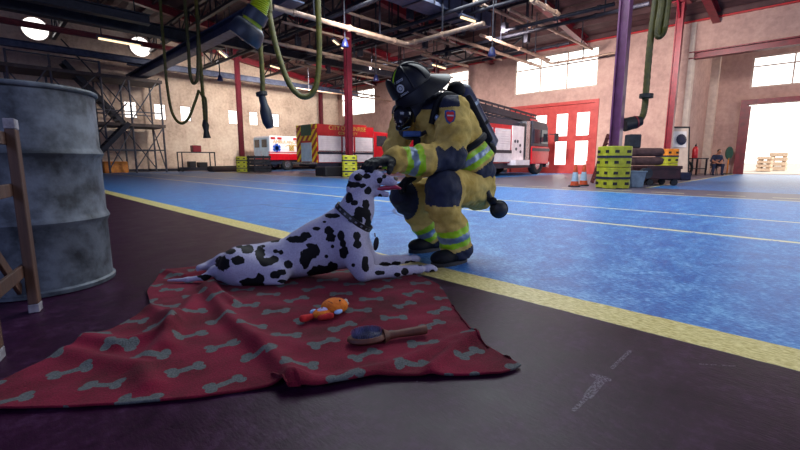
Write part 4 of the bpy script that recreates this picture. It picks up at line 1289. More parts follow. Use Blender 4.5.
def blanket():
    topE = [cgnd(*q)[:2] for q in ((-34, 398), (0, 384), (60, 357), (120, 327), (151, 309), (147, 293), (163, 271), (212, 267), (300, 262), (400, 268), (440, 287), (456, 314), (474, 340), (508, 361))]
    botE = [cgnd(*q)[:2] for q in ((-40, 412), (0, 412), (50, 411), (105, 408), (190, 401), (284, 387), (288, 394), (320, 391), (378, 380), (430, 379), (470, 378), (500, 376), (514, 372), (521, 368))]
    n, mrows = 260, 110
    # match stations along the two edges piecewise
    st = lambda E: np.array(E)
    T, B = st(topE), st(botE); k = len(T)
    s = np.linspace(0, k - 1, n)
    def ev(P):
        return np.stack([np.interp(s, np.arange(k), P[:, j]) for j in range(2)], 1)
    def sm(P, it=3):
        for _ in range(it): P[1:-1] = P[1:-1] * .5 + (P[:-2] + P[2:]) * .25
        return P
    T, B = sm(ev(T)), sm(ev(B))
    v = np.linspace(0, 1, mrows)[:, None, None]
    G = B[None] * (1 - v) + T[None] * v           # rows x n x 2
    X, Y = G[..., 0], G[..., 1]
    Z = np.full(X.shape, .008)
    def ridge(pts, amp, wid, asym=1.0):
        q = resample([list(cgnd(*p)[:2]) for p in pts], 40)
        d = np.full(X.shape, 9.); sgn = np.zeros(X.shape)
        for a, b in zip(q, q[1:]):
            ab = b - a; t = np.clip(((X - a[0]) * ab[0] + (Y - a[1]) * ab[1]) / (ab @ ab), 0, 1)
            ex, ey = X - a[0] - t * ab[0], Y - a[1] - t * ab[1]; e = np.hypot(ex, ey); k = e < d
            d = np.where(k, e, d); sgn = np.where(k, np.sign(ab[0] * ey - ab[1] * ex), sgn)
        w = np.where(sgn > 0, wid * asym, wid)
        return amp * np.exp(-(d / w) ** 2)
    Z += ridge([(66, 356), (90, 362), (140, 372), (150, 390)], .020, .035)
    Z += ridge([(80, 345), (120, 350), (165, 338), (175, 322)], .030, .030, 1.8)
    Z += ridge([(152, 312), (175, 330), (168, 352)], .022, .03)
    Z += ridge([(205, 290), (230, 325), (262, 352), (292, 384)], .030, .028, 1.6)
    Z += ridge([(195, 300), (178, 328), (150, 360)], .018, .028)
    Z += ridge([(214, 287), (219, 298), (234, 308)], .022, .022)
    Z += ridge([(165, 275), (185, 280), (205, 276)], .022, .025)
    Z += ridge([(288, 388), (330, 385), (390, 372), (450, 345), (474, 338)], .016, .030)
    Z += ridge([(474, 342), (455, 352), (430, 374)], .020, .022)
    Z += ridge([(240, 300), (300, 318), (345, 314)], .007, .06)
    Z += ridge([(330, 345), (300, 350), (262, 345)], .008, .05)
    flat = np.stack([X.ravel(), Y.ravel(), np.zeros(X.size)], 1)
    nz = np.array([mnoise.noise(Vector(p) * 5) * .006 + mnoise.noise(Vector(p) * 14 + Vector((3, 1, 0))) * .0022 for p in flat]).reshape(X.shape)
    Z += nz + .004
    edge = np.minimum(np.minimum(v[..., 0], 1 - v[..., 0]) * 14, 1)
    Z = np.maximum(Z, .005)
    V = np.stack([X.ravel(), Y.ravel(), Z.ravel()], 1)
    i = np.arange(mrows - 1)[:, None] * n + np.arange(n - 1)[None]
    Q = np.stack([i, i + 1, i + n + 1, i + n], -1).reshape(-1, 4)
    o = np_obj('dog_blanket', V, Q, M_blanket)
    o.rotation_euler.z = math.radians(-45)
    sd = o.modifiers.new('thick', 'SOLIDIFY'); sd.thickness = .006; sd.offset = -1
    return tag(o, 'rumpled dark red blanket printed with grey bones, spread under the dog', 'blanket')
blanket()

# ------------------------------------------------------------------ hairbrush
M_brushwood = wood_material('dark_brush_wood', '#3a1a14', '#62301f')
M_cush = pm('navy_rubber_cushion', '#14162e', '#1c2040', 20, .5)
M_bris = pm('dark_bristle', '#2a3050', '#6a70a0', 30, .4)
q = cgnd(367, 347); hq = cgnd(430, 338)
ang = math.atan2(hq.y - q.y, hq.x - q.x)
t = thing('hairbrush', 'oval hairbrush with dark bristles and a brown wooden handle, lying on the blanket', 'brush', W((q.x, q.y, .018)), ang - math.radians(45))
bm_ = MB(); prof = [(0, 0), (.55, .0), (.85, .004), (1, .012), (.97, .02), (.88, .024), (0, .024)]
bm_.lathe(prof, 40, (0, 0, 0), 0, Matrix.Diagonal((.068, .040, 1, 1)))
bm_.build('brush_head', M_brushwood, t, smooth=True)
MB().tube(smooth_path([(.058, 0, .012), (.085, 0, .013), (.12, 0, .014), (.17, 0, .015), (.205, 0, .016), (.216, 0, .016)]),
          [max(.004, r) for r in np.interp(np.linspace(0, 1, 41), [0, .15, .35, .7, .93, 1], [.026, .015, .0125, .016, .015, .005])], 14).build('handle', M_brushwood, t, smooth=True)
MB().lathe([(0, .036), (.4, .034), (.75, .029), (.93, .022), (.95, .018), (0, .018)], 36, (0, 0, 0), 0, Matrix.Diagonal((.058, .033, 1, 1))).build('cushion', M_cush, t, smooth=True)
b = MB(); rr = random.Random(4)
for i in range(19):
    for j in range(11):
        x = -.054 + .108 * i / 18 + (.003 if j % 2 else 0); y = -.030 + .06 * j / 10
        if (x / .056) ** 2 + (y / .032) ** 2 > .95: continue
        z0 = .036 - .012 * ((x / .056) ** 2 + (y / .032) ** 2)
        b.tube([(x, y, z0), (x * 1.06 + rr.uniform(-.001, .001), y * 1.08 + rr.uniform(-.001, .001), z0 + .018)], [.0009, .0007], 4)
o = b.build('bristles', M_bris, t); o['kind'] = 'stuff'

# ------------------------------------------------------------------ soft toy
M_plo = pm('orange_plush', '#b4560c', '#d87818', 30, .9, 0, .4, 120)
M_plr = pm('red_plush', '#8c0c10', '#b01418', 30, .9, 0, .4, 120)
M_plb = pm('pale_blue_plush', '#7ea0d0', '#9cbce8', 30, .9, 0, .3, 120)
M_pll = pm('lilac_plush', '#8c86b4', '#a8a2cc', 30, .9, 0, .3, 120)
M_plw = pm('pale_grey_plush', '#8e989c', '#aab4b4', 30, .9)
q = cgnd(327, 320)
t = thing('plush_toy', 'small orange plush toy with red feet and pale blue hands lying on the blanket', 'toy', W((q.x, q.y, .016)), 0)
t.rotation_euler.z = math.radians(-45 + 44); t.scale = (1.15, 1.15, 1.1)
def soft(name, prims, mat, res=.0022, k=.006):
    B = Body(res)
    for p in prims:
        if p[0] == 'e': B.ell(p[1], p[2], p[3] if len(p) > 3 else None, k)
        else: B.cone(p[1], p[2], p[3], p[4], k)
    V, Q = B.mesh(); V = relax(V, Q, 2); return np_obj(name, V, Q, mat, t)
# local x runs from the feet (left in the photo) to the head (right)
hd = soft('head', [('e', (.034, .006, .028), (.047, .038, .028)), ('e', (.058, .0, .024), (.024, .028, .022))], M_plo)
soft('body', [('e', (-.018, .0, .017), (.036, .026, .017))], M_plo)
soft('belly_patch', [('e', (-.016, -.002, .0285), (.024, .015, .008))], M_pll)
soft('hand', [('e', (-.034, .030, .018), (.013, .009, .008))], M_plb)
soft('hand', [('e', (.026, -.030, .018), (.017, .010, .009))], M_plb)
soft('foot', [('c', (-.052, .006, .012), (-.086, .010, .012), .010, .013)], M_plr)
soft('foot', [('c', (-.040, -.020, .011), (-.006, -.030, .012), .010, .012)], M_plr)
soft('tuft', [('c', (.074, .004, .026), (.086, .008, .034), .005, .007), ('c', (.074, .004, .026), (.088, .0, .024), .004, .006)], M_plw)
for s in (-1, 1): MB().ell((.045 + .003 * s, .006 + .013 * s - .012, .0525), (.0035, .0035, .003), None, 8).build('eye', M_black, hd, smooth=True)
MB().tube(smooth_path([(.014, -.016, .0485), (.010, .002, .0515), (.014, .018, .0485)]), .0012, 6).build('stitched_mouth', M_brushwood, hd)
MB().ell((-.020, -.003, .0365), (.004, .003, .002), None, 8).build('belly_button', M_brushwood, t)
# ------------------------------------------------------------------ Dalmatian (built in camera-aligned metres, turned into place by its root)
def lz(x, f, z):
    d = f * COSP - (z - H) * SINP
    return Vector(((x - 400) / 420 * d, f, z))
def dog_material():
    m = Mat('white_fur_black_spots', .75, 0, .25)
    a = m.new('ShaderNodeAttribute'); a.attribute_name = 'spot'
    s = Ex(m.nt, a.outputs['Fac']) + (m.noise(45, 3) - .5) * .5
    fur = m.noise(160, 3, .7)
    m.color(m.mix(s.gt(.5), m.ramp(fur, [(.3, '#928fa6'), (.7, '#b2b0c8')]), m.ramp(fur, [(.3, '#040406'), (.7, '#0c0c12')])))
    m.bump(fur, .25, .003); return m.m
M_dog = dog_material()
def dog():
    root = thing('dog', 'white dog with black spots lying on the red blanket, head raised to the firefighter', 'dog', (0, 0, 0), math.radians(-45))
    G = .016
    B = Body(.006)
    # trunk
    B.ell(px(243, 268, 2.11), (.135, .10, .105), k=.05)
    B.cone(px(246, 266, 2.11), px(300, 256, 2.13), .098, .108, .05)
    B.ell(px(322, 248, 2.14), (.15, .105, .135), Matrix.Rotation(math.radians(-18), 3, 'Y'), .05)
    B.ell(px(347, 240, 2.15), (.105, .105, .15), Matrix.Rotation(math.radians(-8), 3, 'Y'), .05)
    B.cone(px(300, 242, 2.13), px(338, 222, 2.15), .055, .07, .05)
    # neck and head
    B.chain([px(350, 228, 2.15), px(357, 210, 2.15), px(361, 193, 2.155)], [.098, .078, .066], .05)
    hc = px(362, 182, 2.155)
    B.ell(hc, (.070, .056, .064), Matrix.Rotation(math.radians(8), 3, 'Y'), .03)
    B.cone(px(371, 180, 2.15), px(392, 181.5, 2.135), .043, .028, .025)     # upper muzzle
    B.ell(px(376, 174, 2.15), (.03, .035, .02), k=.025)                    # brow
    B.cone(px(370, 191, 2.15), px(387, 194.5, 2.14), .026, .015, .015)      # lower jaw
    B.cut(px(389, 188.3, 2.135), (.052, .06, .0105), Matrix.Rotation(math.radians(14), 3, 'Y'), .004)
    # ears, folded back along the skull
    for f, s in ((2.092, -1), (2.215, 1)):
        B.ell(px(357, 177, f), (.030, .012, .018), Matrix.Rotation(math.radians(25), 3, 'Y'), .012)
        B.ell(px(350.5, 186, f - .004 * s), (.020, .010, .040), Matrix.Rotation(math.radians(22), 3, 'Y'), .012)
    # forelegs
    B.chain([px(350, 238, 2.085), px(360, 262, 2.06), lz(363, 2.05, G + .048)], [.080, .062, .046], .035)
    B.chain([lz(364, 2.05, G + .044), lz(395, 2.12, G + .032), lz(420, 2.19, G + .026)], [.040, .029, .025], .02)
    B.ell(lz(429, 2.22, G + .022), (.040, .026, .023), Matrix.Rotation(math.radians(20), 3, 'Z'), .015)
    B.chain([px(356, 240, 2.22), px(368, 262, 2.26), lz(374, 2.29, G + .046)], [.075, .055, .043], .03)
    B.chain([lz(374, 2.29, G + .044), lz(395, 2.36, G + .032), lz(407, 2.42, G + .027)], [.040, .029, .025], .02)
    B.ell(lz(414, 2.45, G + .022), (.038, .026, .023), Matrix.Rotation(math.radians(20), 3, 'Z'), .015)
    for (x, f) in ((436, 2.232), (419, 2.462)):
        for o in (-.018, -.006, .006, .018):
            p = lz(x, f, G + .015); p.y += o; p.x -= abs(o) * .4
            B.ell(p, (.014, .0075, .013), k=.006)
    # hind legs
    B.ell(px(243, 270, 2.035), (.10, .055, .088), Matrix.Rotation(math.radians(12), 3, 'Y'), .04)
    B.chain([px(240, 266, 2.03), lz(280, 2.01, G + .058)], [.085, .050], .035)
    B.chain([lz(280, 2.01, G + .05), lz(243, 2.00, G + .035)], [.040, .034], .02)
    B.chain([lz(243, 1.99, G + .028), lz(272, 1.985, G + .024)], [.028, .024], .015)
    B.ell(lz(279, 1.985, G + .02), (.034, .024, .020), k=.012)
    B.chain([px(232, 266, 2.19), lz(224, 2.25, G + .05), lz(212, 2.27, G + .03)], [.075, .045, .03], .03)
    B.chain([lz(212, 2.27, G + .028), lz(200, 2.22, G + .022)], [.026, .022], .015)
    # tail
    B.chain([px(222, 276, 2.11), lz(214, 2.07, G + .05), lz(205, 2.045, G + .022), lz(188, 2.03, G + .014), lz(168, 2.03, G + .010)], [.032, .022, .016, .012, .006], .015)
    V, Q = B.mesh(); V = relax(V, Q, 2); N = normals(V, Q)
    # spots: side-on list (photo crop positions of the flank facing the camera) and a free scatter elsewhere
    S = [(192, 300, 18, 18), (233, 292, 16, 12), (212, 268, 14, 8), (258, 263, 16, 12), (292, 274, 12, 20), (308, 297, 17, 12), (328, 290, 12, 10),
         (332, 268, 7, 5), (347, 271, 6, 6), (366, 302, 12, 10), (330, 237, 14, 8), (388, 237, 24, 9), (412, 226, 14, 8), (434, 268, 15, 17), (411, 287, 14, 26), (424, 252, 12, 6),
         (262, 352, 24, 12), (291, 342, 11, 14), (290, 358, 12, 12), (332, 331, 14, 10), (348, 324, 12, 8), (474, 214, 12, 11), (478, 232, 13, 11), (506, 226, 9, 14), (511, 248, 8, 10), (513, 270, 11, 16),
         (548, 228, 9, 13), (549, 250, 10, 11), (467, 282, 5, 5), (482, 312, 14, 16), (452, 318, 24, 12), (430, 326, 14, 8), (483, 255, 5, 5), (538, 305, 5, 5), (570, 303, 9, 20),
         (482, 174, 20, 6), (440, 208, 10, 5), (462, 190, 5, 3), (528, 128, 10, 14), (540, 140, 10, 7), (556, 165, 14, 14), (571, 146, 9, 14), (574, 172, 10, 14), (545, 184, 18, 10), (577, 196, 9, 16),
         (540, 92, 24, 7), (524, 88, 10, 7), (563, 94, 10, 6), (577, 108, 10, 10), (608, 80, 7, 8), (609, 126, 6, 9), (552, 72, 12, 9), (573, 70, 9, 8),
         (608, 325, 12, 6), (655, 330, 8, 6), (675, 322, 10, 9), (700, 330, 5, 4), (622, 302, 14, 5), (652, 300, 12, 5), (690, 298, 14, 5), (748, 326, 8, 9), (715, 302, 7, 5),
         (150, 338, 14, 9), (130, 330, 6, 8), (235, 255, 8, 5), (152, 378, 6, 5), (350, 348, 12, 5), (300, 255, 5, 4), (620, 70, 6, 5)]
    spot = np.zeros(len(V))
    dN = V[:, 1] * COSP - (V[:, 2] - H) * SINP
    zz = (V[:, 2] - H) * COSP + V[:, 1] * SINP
    # flank-plane position of each vertex in crop units
    cx = (V[:, 0] / dN * 420 + 400 - 150) * 2.647; cy = (225 - zz / dN * 420 - 150) * 2.647
    near = N[:, 1] < .25
    for (a, b, ra, rb) in S:
        e = np.hypot((cx - a) / (ra * 1.06), (cy - b) / (rb * 1.06))
        spot = np.where(near, np.maximum(spot, np.clip(1.0 - .5 * e, 0, 1)), spot)
    rr = np.random.RandomState(3)
    far = np.argwhere(N[:, 1] > .3)[:, 0]
    for i in rr.choice(far, 46, replace=False):
        r = rr.uniform(.018, .042); e = np.linalg.norm(V - V[i], axis=1) / r
        spot = np.where(~near, np.maximum(spot, np.clip(1 - .5 * e, 0, 1)), spot)
    np_obj('body', V, Q, M_dog, root, attr={'spot': spot})
    # nose, eyes, tongue, collar and tag
    M_nose = pm('tan_nose_leather', '#4a3c2c', '#66543c', 40, .4)
    M_ton = pm('pink_tongue', '#8c1c3c', '#aa2c50', 30, .35)
    n = px(395, 179, 2.13)
    MB().ell(n, (.015, .017, .013), None, 10).build('nose', M_nose, root, smooth=True)
    MB().ell(px(376.5, 176.6, 2.118), (.008, .006, .007), None, 10).build('eye', M_black, root, smooth=True)
    MB().ell(px(377.5, 176.6, 2.19), (.008, .006, .007), None, 10).build('eye', M_black, root, smooth=True)
    tg = Body(.004).chain([px(377, 189, 2.142), px(388, 187.8, 2.135), px(395, 187, 2.125), px(400, 188.5, 2.12)], [.014, .015, .013, .008], .01)
    TV, TQ = tg.mesh(); cz = TV[:, 2].mean(); TV[:, 2] = cz + (TV[:, 2] - cz) * .8
    np_obj('tongue', relax(TV, TQ, 1), TQ, M_ton, root)
    # collar: ring round the neck, lower at the throat
    c0 = px(356.5, 218.5, 2.152); a = px(340, 206, 2.15); b = px(373.5, 231, 2.152)
    ex = (b - a).normalized(); ey = Vector((0, 1, 0)); ez = ex.cross(ey)
    R = Matrix((ex, ey, ez)).transposed()
    M_col = Mat('black_collar_with_studs', .5); X, Y, Z = M_col.xyz()
    # studs spaced by angle round the collar
    ang_ = Y.op('ARCTAN2', X); st_ = ((ang_ * 20).op('SINE')).gt(.45) * (Z.abs()).lt(.0045)
    M_col.color(M_col.mix(st_, '#0c0c10', '#70727c'))
    co = MB(); prof = []
    rad = (b - a).length / 2
    vs = []; fs = []; n_ = 48; w_ = .013
    # the band follows the fur: find the neck radius for each direction in the collar plane
    Pl = (V - np.array(c0)) @ np.array(R)
    sel = np.abs(Pl[:, 2]) < .014
    pa = np.arctan2(Pl[sel][:, 1], Pl[sel][:, 0]); pr = np.hypot(Pl[sel][:, 0], Pl[sel][:, 1])
    for i in range(n_):
        th = 2 * math.pi * i / n_
        dd = np.abs((pa - th + math.pi) % (2 * math.pi) - math.pi); ok = dd < .25
        r = (np.median(pr[ok & (pr < .16)]) if (ok & (pr < .16)).any() else rad) + .004
        for rr_, z in ((r, -w_), (r + .006, -w_), (r + .006, w_), (r, w_)): vs.append((rr_ * math.cos(th), rr_ * math.sin(th), z))
    for i in range(n_):
        for j in range(4):
            p, q = i * 4 + j, ((i + 1) % n_) * 4 + j; p2, q2 = i * 4 + (j + 1) % 4, ((i + 1) % n_) * 4 + (j + 1) % 4
            fs.append((p, q, q2, p2))
    col = MB().add(vs, fs).build('collar', M_col.m, root, smooth=True)
    col.location = c0; col.rotation_euler = R.to_euler()
    tp = px(374.5, 233, 2.11)
    MB().tube([tp, tp + Vector((.004, -.004, -.02))], .004, 8).build('tag_ring', M_chrome, root)
    MB().lathe([(0, -.003), (.8, -.003), (1, 0), (.8, .003), (0, .003)], 20, tp + Vector((.008, -.006, -.055)), 0,
               Matrix.Rotation(math.radians(8), 4, 'Y') @ Matrix.Rotation(math.pi / 2, 4, 'X') @ Matrix.Diagonal((.014, .036, 1, 1))).build('tag', M_black, root, smooth=True)
    return root
dog()
# ------------------------------------------------------------------ firefighter, crouching (camera-aligned metres)
M_tan = Mat('tan_turnout_cloth', .85, 0, .2)
_n = M_tan.noise(6, 5, .65); M_tan.color(M_tan.ramp(_n, [(.34, '#a88c42'), (.66, '#d4b868')])); M_tan.bump(M_tan.noise(26, 5, .65), .5, .012); M_tan = M_tan.m
M_navy_c = pm('navy_turnout_cloth', '#141a2c', '#202840', 10, .8, 0, .3, 40)
M_limec = pm('lime_reflective_tape', '#86b80a', '#a4d416', 20, .5)
M_silv = pm('silver_reflective_tape', '#6c7c90', '#8a9aae', 20, .35, .3)
M_blackc = pm('black_leather', '#06070c', '#0e121c', 20, .7, 0, .2, 60, spec=.2)
M_helm = pm('black_helmet_shell', '#04070f', '#0a1020', 9, .5, 0, .05, spec=.3)
M_visor = pm('dark_visor', '#06080e', '#0c1018', 9, .12)
M_bluew = pm('blue_web_strap', '#1c3a6a', '#28508c', 20, .6)
ZM = [M_tan, M_navy_c, M_limec, M_silv]

def wrinkle(V, N, amp, sc, seed):
    n = np.array([mnoise.noise(Vector((v[0] * sc, v[1] * sc, v[2] * sc * 1.6)) + Vector((seed, 0, 0))) + .5 * mnoise.noise(Vector(v) * sc * 2.3 + Vector((0, seed, 0))) for v in V])
    return V + N * (amp * n)[:, None]

def firefighter():
    root = thing('person', 'firefighter in tan turnout gear and black helmet crouching with a hand on the spotted dog', 'person', (0, 0, 0), math.radians(-45))
    J = dict(hipN=px(468, 188, 2.70), kneeN=px(443, 188, 2.44), ankN=px(457, 248, 2.52), hipF=px(455, 190, 2.86), kneeF=px(405, 197, 2.76), ankF=px(432, 240, 2.88),
             pel=px(470, 182, 2.79), chest=px(446, 128, 2.75), up=px(434, 110, 2.73), shN=px(454, 111, 2.58), elN=px(449, 157, 2.45), wrN=px(394, 160.5, 2.30),
             shF=px(407, 117, 2.88), elF=px(395, 150, 2.84), wrF=px(416, 172, 2.66), neck=px(422, 112, 2.71), head=px(412, 104, 2.68))
    # the body under the gear: one continuous figure
    B = Body(.010)
    B.chain([J['pel'], J['chest'], J['up']], [.12, .125, .10], .05)
    B.chain([J['up'], J['neck'], J['head']], [.08, .062, .07], .03)
    B.ell(J['head'], (.088, .088, .112), Matrix.Rotation(math.radians(-15), 3, 'Y'), .03)
    B.cone(px(406, 117, 2.64), px(404, 124, 2.63), .055, .04, .03)
    for s in 'NF':
        B.chain([J['up'], J['sh' + s], J['el' + s], J['wr' + s]], [.07, .065, .048, .034], .03)
        B.chain([J['pel'], J['hip' + s], J['knee' + s], J['ank' + s]], [.10, .088, .062, .045], .03)
    V, Q = B.mesh(); np_obj('body', relax(V, Q, 3), Q, M_navy_c, root)

    # trousers
    B = Body(.0075)
    B.ell(J['pel'] + Vector((.0, 0, -.01)), (.165, .175, .135), None, .05)
    B.ell(px(476, 195, 2.82), (.11, .14, .10), None, .05)
    B.chain([J['hipN'], J['kneeN']], [.125, .100], .05)
    B.chain([J['kneeN'] + Vector((0, 0, .005)), px(443, 205, 2.44), px(452, 228, 2.48), J['ankN']], [.094, .092, .088, .096], .04)
    B.ell(px(441, 186, 2.40), (.075, .07, .075), None, .03)
    B.chain([J['hipF'], J['kneeF']], [.12, .095], .05)
    B.chain([J['kneeF'], px(424, 224, 2.84), J['ankF']], [.088, .080, .086], .04)
    # loose seat cloth and thigh pocket
    B.cone(px(470, 190, 2.72), px(482, 200, 2.76), .07, .05, .04)
    V, Q = B.mesh(); V = relax(V, Q, 2); V = wrinkle(V, normals(V, Q), .012, 13, 3.1); V[:, 2] = np.maximum(V[:, 2], .035)
    C = V[Q].mean(1); mi = np.zeros(len(Q), int)
    for k, a, kp in (('N', 'ankN', 'kneeN'), ('F', 'ankF', 'kneeF')):
        t, d = seg_t(C, J[kp], J[a]); ok = d < .125
        near = ok & (t > .2)
        mi = np.where(near & (t > .60) & (t < .90), 2, mi); mi = np.where(near & (t > .70) & (t < .81), 3, mi)
        mi = np.where(near & (t > .965), 1, mi)
    # knee patches
    cN = np.array(px(443, 192, 2.40)); e = ((C - cN) / np.array([.095, .16, .13]))
    th, dth = seg_t(C, J['hipN'], J['kneeN'])
    sh, dsh = seg_t(C, J['kneeN'], J['ankN'])
    mi = np.where(((th > .62) & (dth < .14) & (sh < .45)) & ((e ** 2).sum(1) < 1.35), 1, mi)
    thF, dF = seg_t(C, J['hipF'], J['kneeF']); shF, dsF = seg_t(C, J['kneeF'], J['ankF'])
    cF = np.array(px(402, 200, 2.74)); eF = (C - cF) / np.array([.10, .14, .125])
    mi = np.where((thF > .70) & (shF < .40) & ((eF ** 2).sum(1) < 1.3), 1, mi)
    np_obj('trousers', V, Q, ZM, root, mi)

    # coat
    B = Body(.0075)
    B.chain([px(468, 162, 2.79), J['chest'], px(437, 115, 2.74)], [.165, .175, .135], .06)
    B.ell(px(470, 168, 2.79), (.165, .185, .085), Matrix.Rotation(math.radians(20), 3, 'Y'), .05)
    B.chain([px(444, 108, 2.68), J['shN'], px(453, 130, 2.52), J['elN'] + Vector((0, 0, .0))], [.08, .092, .104, .088], .016)
    B.chain([J['elN'], px(425, 160, 2.38), J['wrN']], [.080, .078, .068], .04)
    B.chain([px(424, 110, 2.80), J['shF'], J['elF']], [.09, .095, .078], .05)
    B.chain([J['elF'], J['wrF']], [.072, .06], .04)
    B.chain([px(428, 112, 2.72), px(419, 111, 2.70)], [.095, .09], .03)
    V, Q = B.mesh(); V = relax(V, Q, 2); V = wrinkle(V, normals(V, Q), .014, 12, 7.7)
    tw, dw = seg_t(V, J['shN'], J['elN']); tx, dxx = seg_t(V, J['elN'], J['wrN'])
    Nn = normals(V, Q)
    fold = np.where(dw < .13, np.sin(tw * 26 + 9 * V[:, 0] / .1) * np.clip((tw - .25) * 2, 0, 1) * np.clip((1.05 - tw) * 6, 0, 1), 0) + np.where(dxx < .10, np.sin(tx * 30 + 6 * V[:, 2] / .1) * np.clip(tx * 3, 0, 1) * .6, 0)
    V = V + Nn * (.0045 * fold)[:, None]
    C = V[Q].mean(1); mi = np.zeros(len(Q), int)
    tt, dt = seg_t(C, px(436, 110, 2.74), px(471, 176, 2.79))
    tu, du = seg_t(C, J['shN'], J['elN']); tf, df = seg_t(C, J['elN'], J['wrN'])
    tuF, duF = seg_t(C, J['shF'], J['elF']); tfF, dfF = seg_t(C, J['elF'], J['wrF'])
    arm = ((du < .125) & (tu > .12) & (du < dt * .8)) | ((df < .10) & (tf > .0))
    armF = ((duF < .115) & (tuF > .1) & (C[:, 0] < J['shF'][0] + .04)) | ((dfF < .085))
    tor = ~arm & ~armF
    mi = np.where(tor & (tt > .66) & (tt < .86), 2, mi); mi = np.where(tor & (tt > .725) & (tt < .795), 3, mi)
    mi = np.where(tor & (tt > .90), 1, mi)
    yk = px(450, 109, 2.6); mi = np.where((C[:, 2] > yk.z) & (C[:, 0] < px(457, 100, 2.6).x), 1, mi)
    mi = np.where((df < .10) & (tf > .56) & (tf < .86), 2, mi); mi = np.where((df < .10) & (tf > .665) & (tf < .775), 3, mi)
    zig = .035 * np.abs(((C[:, 0] * 14) % 1) - .5)
    el = (df < .11) & (tf < .36) & (C[:, 2] < J['elN'][2] + .035 + zig * 1.5)
    mi = np.where(el, 1, mi)
    mi = np.where((dfF < .085) & (tfF > .5) & (tfF < .8), 2, mi)
    np_obj('coat', V, Q, ZM, root, mi)

    # gloves: palm, four fingers of different length, thumb leaving the side of the palm
    def glove(wr, d, nrm, name, side=1, curl=.55, s=1.0):
        d = Vector(d).normalized(); nrm = Vector(nrm); nrm = (nrm - d * nrm.dot(d)).normalized(); sd = d.cross(nrm) * side
        G = Body(.0042)
        G.chain([wr - d * .055, wr], [.046 * s, .038 * s], .02)
        for o in (-.027, -.009, .009, .027):
            G.cone(wr + sd * o * .75 * s, wr + (d * .085 + sd * o) * s, .021 * s, .0165 * s, .014)
        for o, L in ((-.030, .062), (-.010, .074), (.011, .078), (.032, .070)):
            k = wr + (d * .088 + sd * o) * s; q = k; a = .25
            for i, f in enumerate((.45, .32, .23)):
                v = (d * math.cos(a) + nrm * math.sin(a)) * L * f * s * 1.15
                G.cone(q, q + v, (.0132 - .001 * i) * s, (.0122 - .001 * i) * s, .005); q = q + v; a += curl
        k = wr + (d * .018 + sd * .030) * s; q = k; v0 = (d * .75 + sd * .62 + nrm * .25).normalized()
        for i, L in enumerate((.042, .034, .026)):
            v = v0 * L * s; G.cone(q, q + v, (.0175 - .002 * i) * s, (.0158 - .002 * i) * s, .008); q = q + v
            v0 = (v0 + nrm * .35 + d * .15).normalized()
        V, Q = G.mesh(); V = relax(V, Q, 1)
        g = np_obj(name, V, Q, M_blackc, root)
        return g
    w0 = px(390, 161, 2.27); tip = px(368, 161.5, 2.15)
    g = glove(w0, tip - w0, (-.12, -.05, -1), 'glove', 1, .40, 1.14)
    # lime strip along the gauntlet
    a = px(392, 167, 2.245); b = px(382, 168, 2.215)
    MB().bar(a, b, .012, .014, 0, (0, -1, 0)).build('glove_strip', M_limec, g, bevel=.004)
    w1 = J['wrF'] + Vector((.01, 0, -.01))
    glove(w1, Vector((-.55, -.25, -.35)), (.1, .1, -1), 'glove', -1, .5)

    # boots
    def boot(heel, toe, ank):
        h = Vector(heel); t_ = Vector(toe); d = (t_ - h).normalized(); yaw = math.atan2(d.y, d.x)
        Rz = Matrix.Rotation(yaw, 3, 'Z')
        G = Body(.006); L = (t_ - h).length
        G.ell(h + d * L * .30 + Vector((0, 0, .055)), (L * .36, .052, .052), Rz, .03)
        G.ell(h + d * L * .72 + Vector((0, 0, .048)), (L * .32, .055, .042), Rz, .03)
        G.ell(h + d * L * .86 + Vector((0, 0, .045)), (.062, .056, .040), Rz, .02)
        G.cone(h + d * L * .22 + Vector((0, 0, .07)), Vector(ank) + Vector((0, 0, .02)), .058, .068, .04)
        V, Q = G.mesh(); V = relax(V, Q, 2); V[:, 2] = np.maximum(V[:, 2], .02)
        o = np_obj('boot', V, Q, M_blackc, root)
        s = MB(); pts = []
        for i in range(28):
            a = 2 * math.pi * i / 28; r = .5 * L + .03
            x = L * .52 + r * .98 * math.cos(a); y = (.052 + .012 * math.cos(a)) * math.sin(a) * (1 if abs(math.cos(a)) < .75 else 1.0)
            q = Rz @ Vector((x, y, 0)); pts.append((h.x + q.x, h.y + q.y))
        s.prism(pts, .0, .024, 'z'); s.build('sole', M_black, o)
        m = h + d * L * .45
        MB().bar(m + Vector((0, 0, .105)) - d.cross(Vector((0, 0, 1))) * .03, m + Vector((0, 0, .105)) + d.cross(Vector((0, 0, 1))) * .03, .02, .012).build('pull_strip', M_limec, o, bevel=.004)
    boot(lz(464, 2.53, 0), lz(436, 2.41, 0), J['ankN'])
    boot(lz(439, 2.90, 0), lz(413, 2.78, 0), J['ankF'])

    # helmet, in its own axes (x forward, z up)
    fwd = Vector((-.72, -.36, -.62)).normalized(); up = Vector((-.45, -.22, .85)); up = (up - fwd * up.dot(fwd)).normalized(); sdv = up.cross(fwd)
    R3 = Matrix((fwd, sdv, up)).transposed(); O = px(413.5, 88, 2.66)
    hm = bpy.data.objects.new('helmet', None); COL.objects.link(hm); hm.parent = root; hm.location = O; hm.rotation_euler = R3.to_euler(); hm.scale = (.90, .90, .93)
    def dome_pt(th, ph, k=1.0): return Vector((.150 * k * math.cos(ph) * math.cos(th), .122 * k * math.cos(ph) * math.sin(th), .158 * k * math.sin(ph)))
    vs = []; fs = []; n, m = 48, 14
    for j in range(m):
        ph = math.pi / 2 * j / m
        for i in range(n): vs.append(dome_pt(2 * math.pi * i / n, ph))
    vs.append(Vector((0, 0, .158)))
    for j in range(m - 1):
        for i in range(n): fs.append((j * n + i, j * n + (i + 1) % n, (j + 1) * n + (i + 1) % n, (j + 1) * n + i))
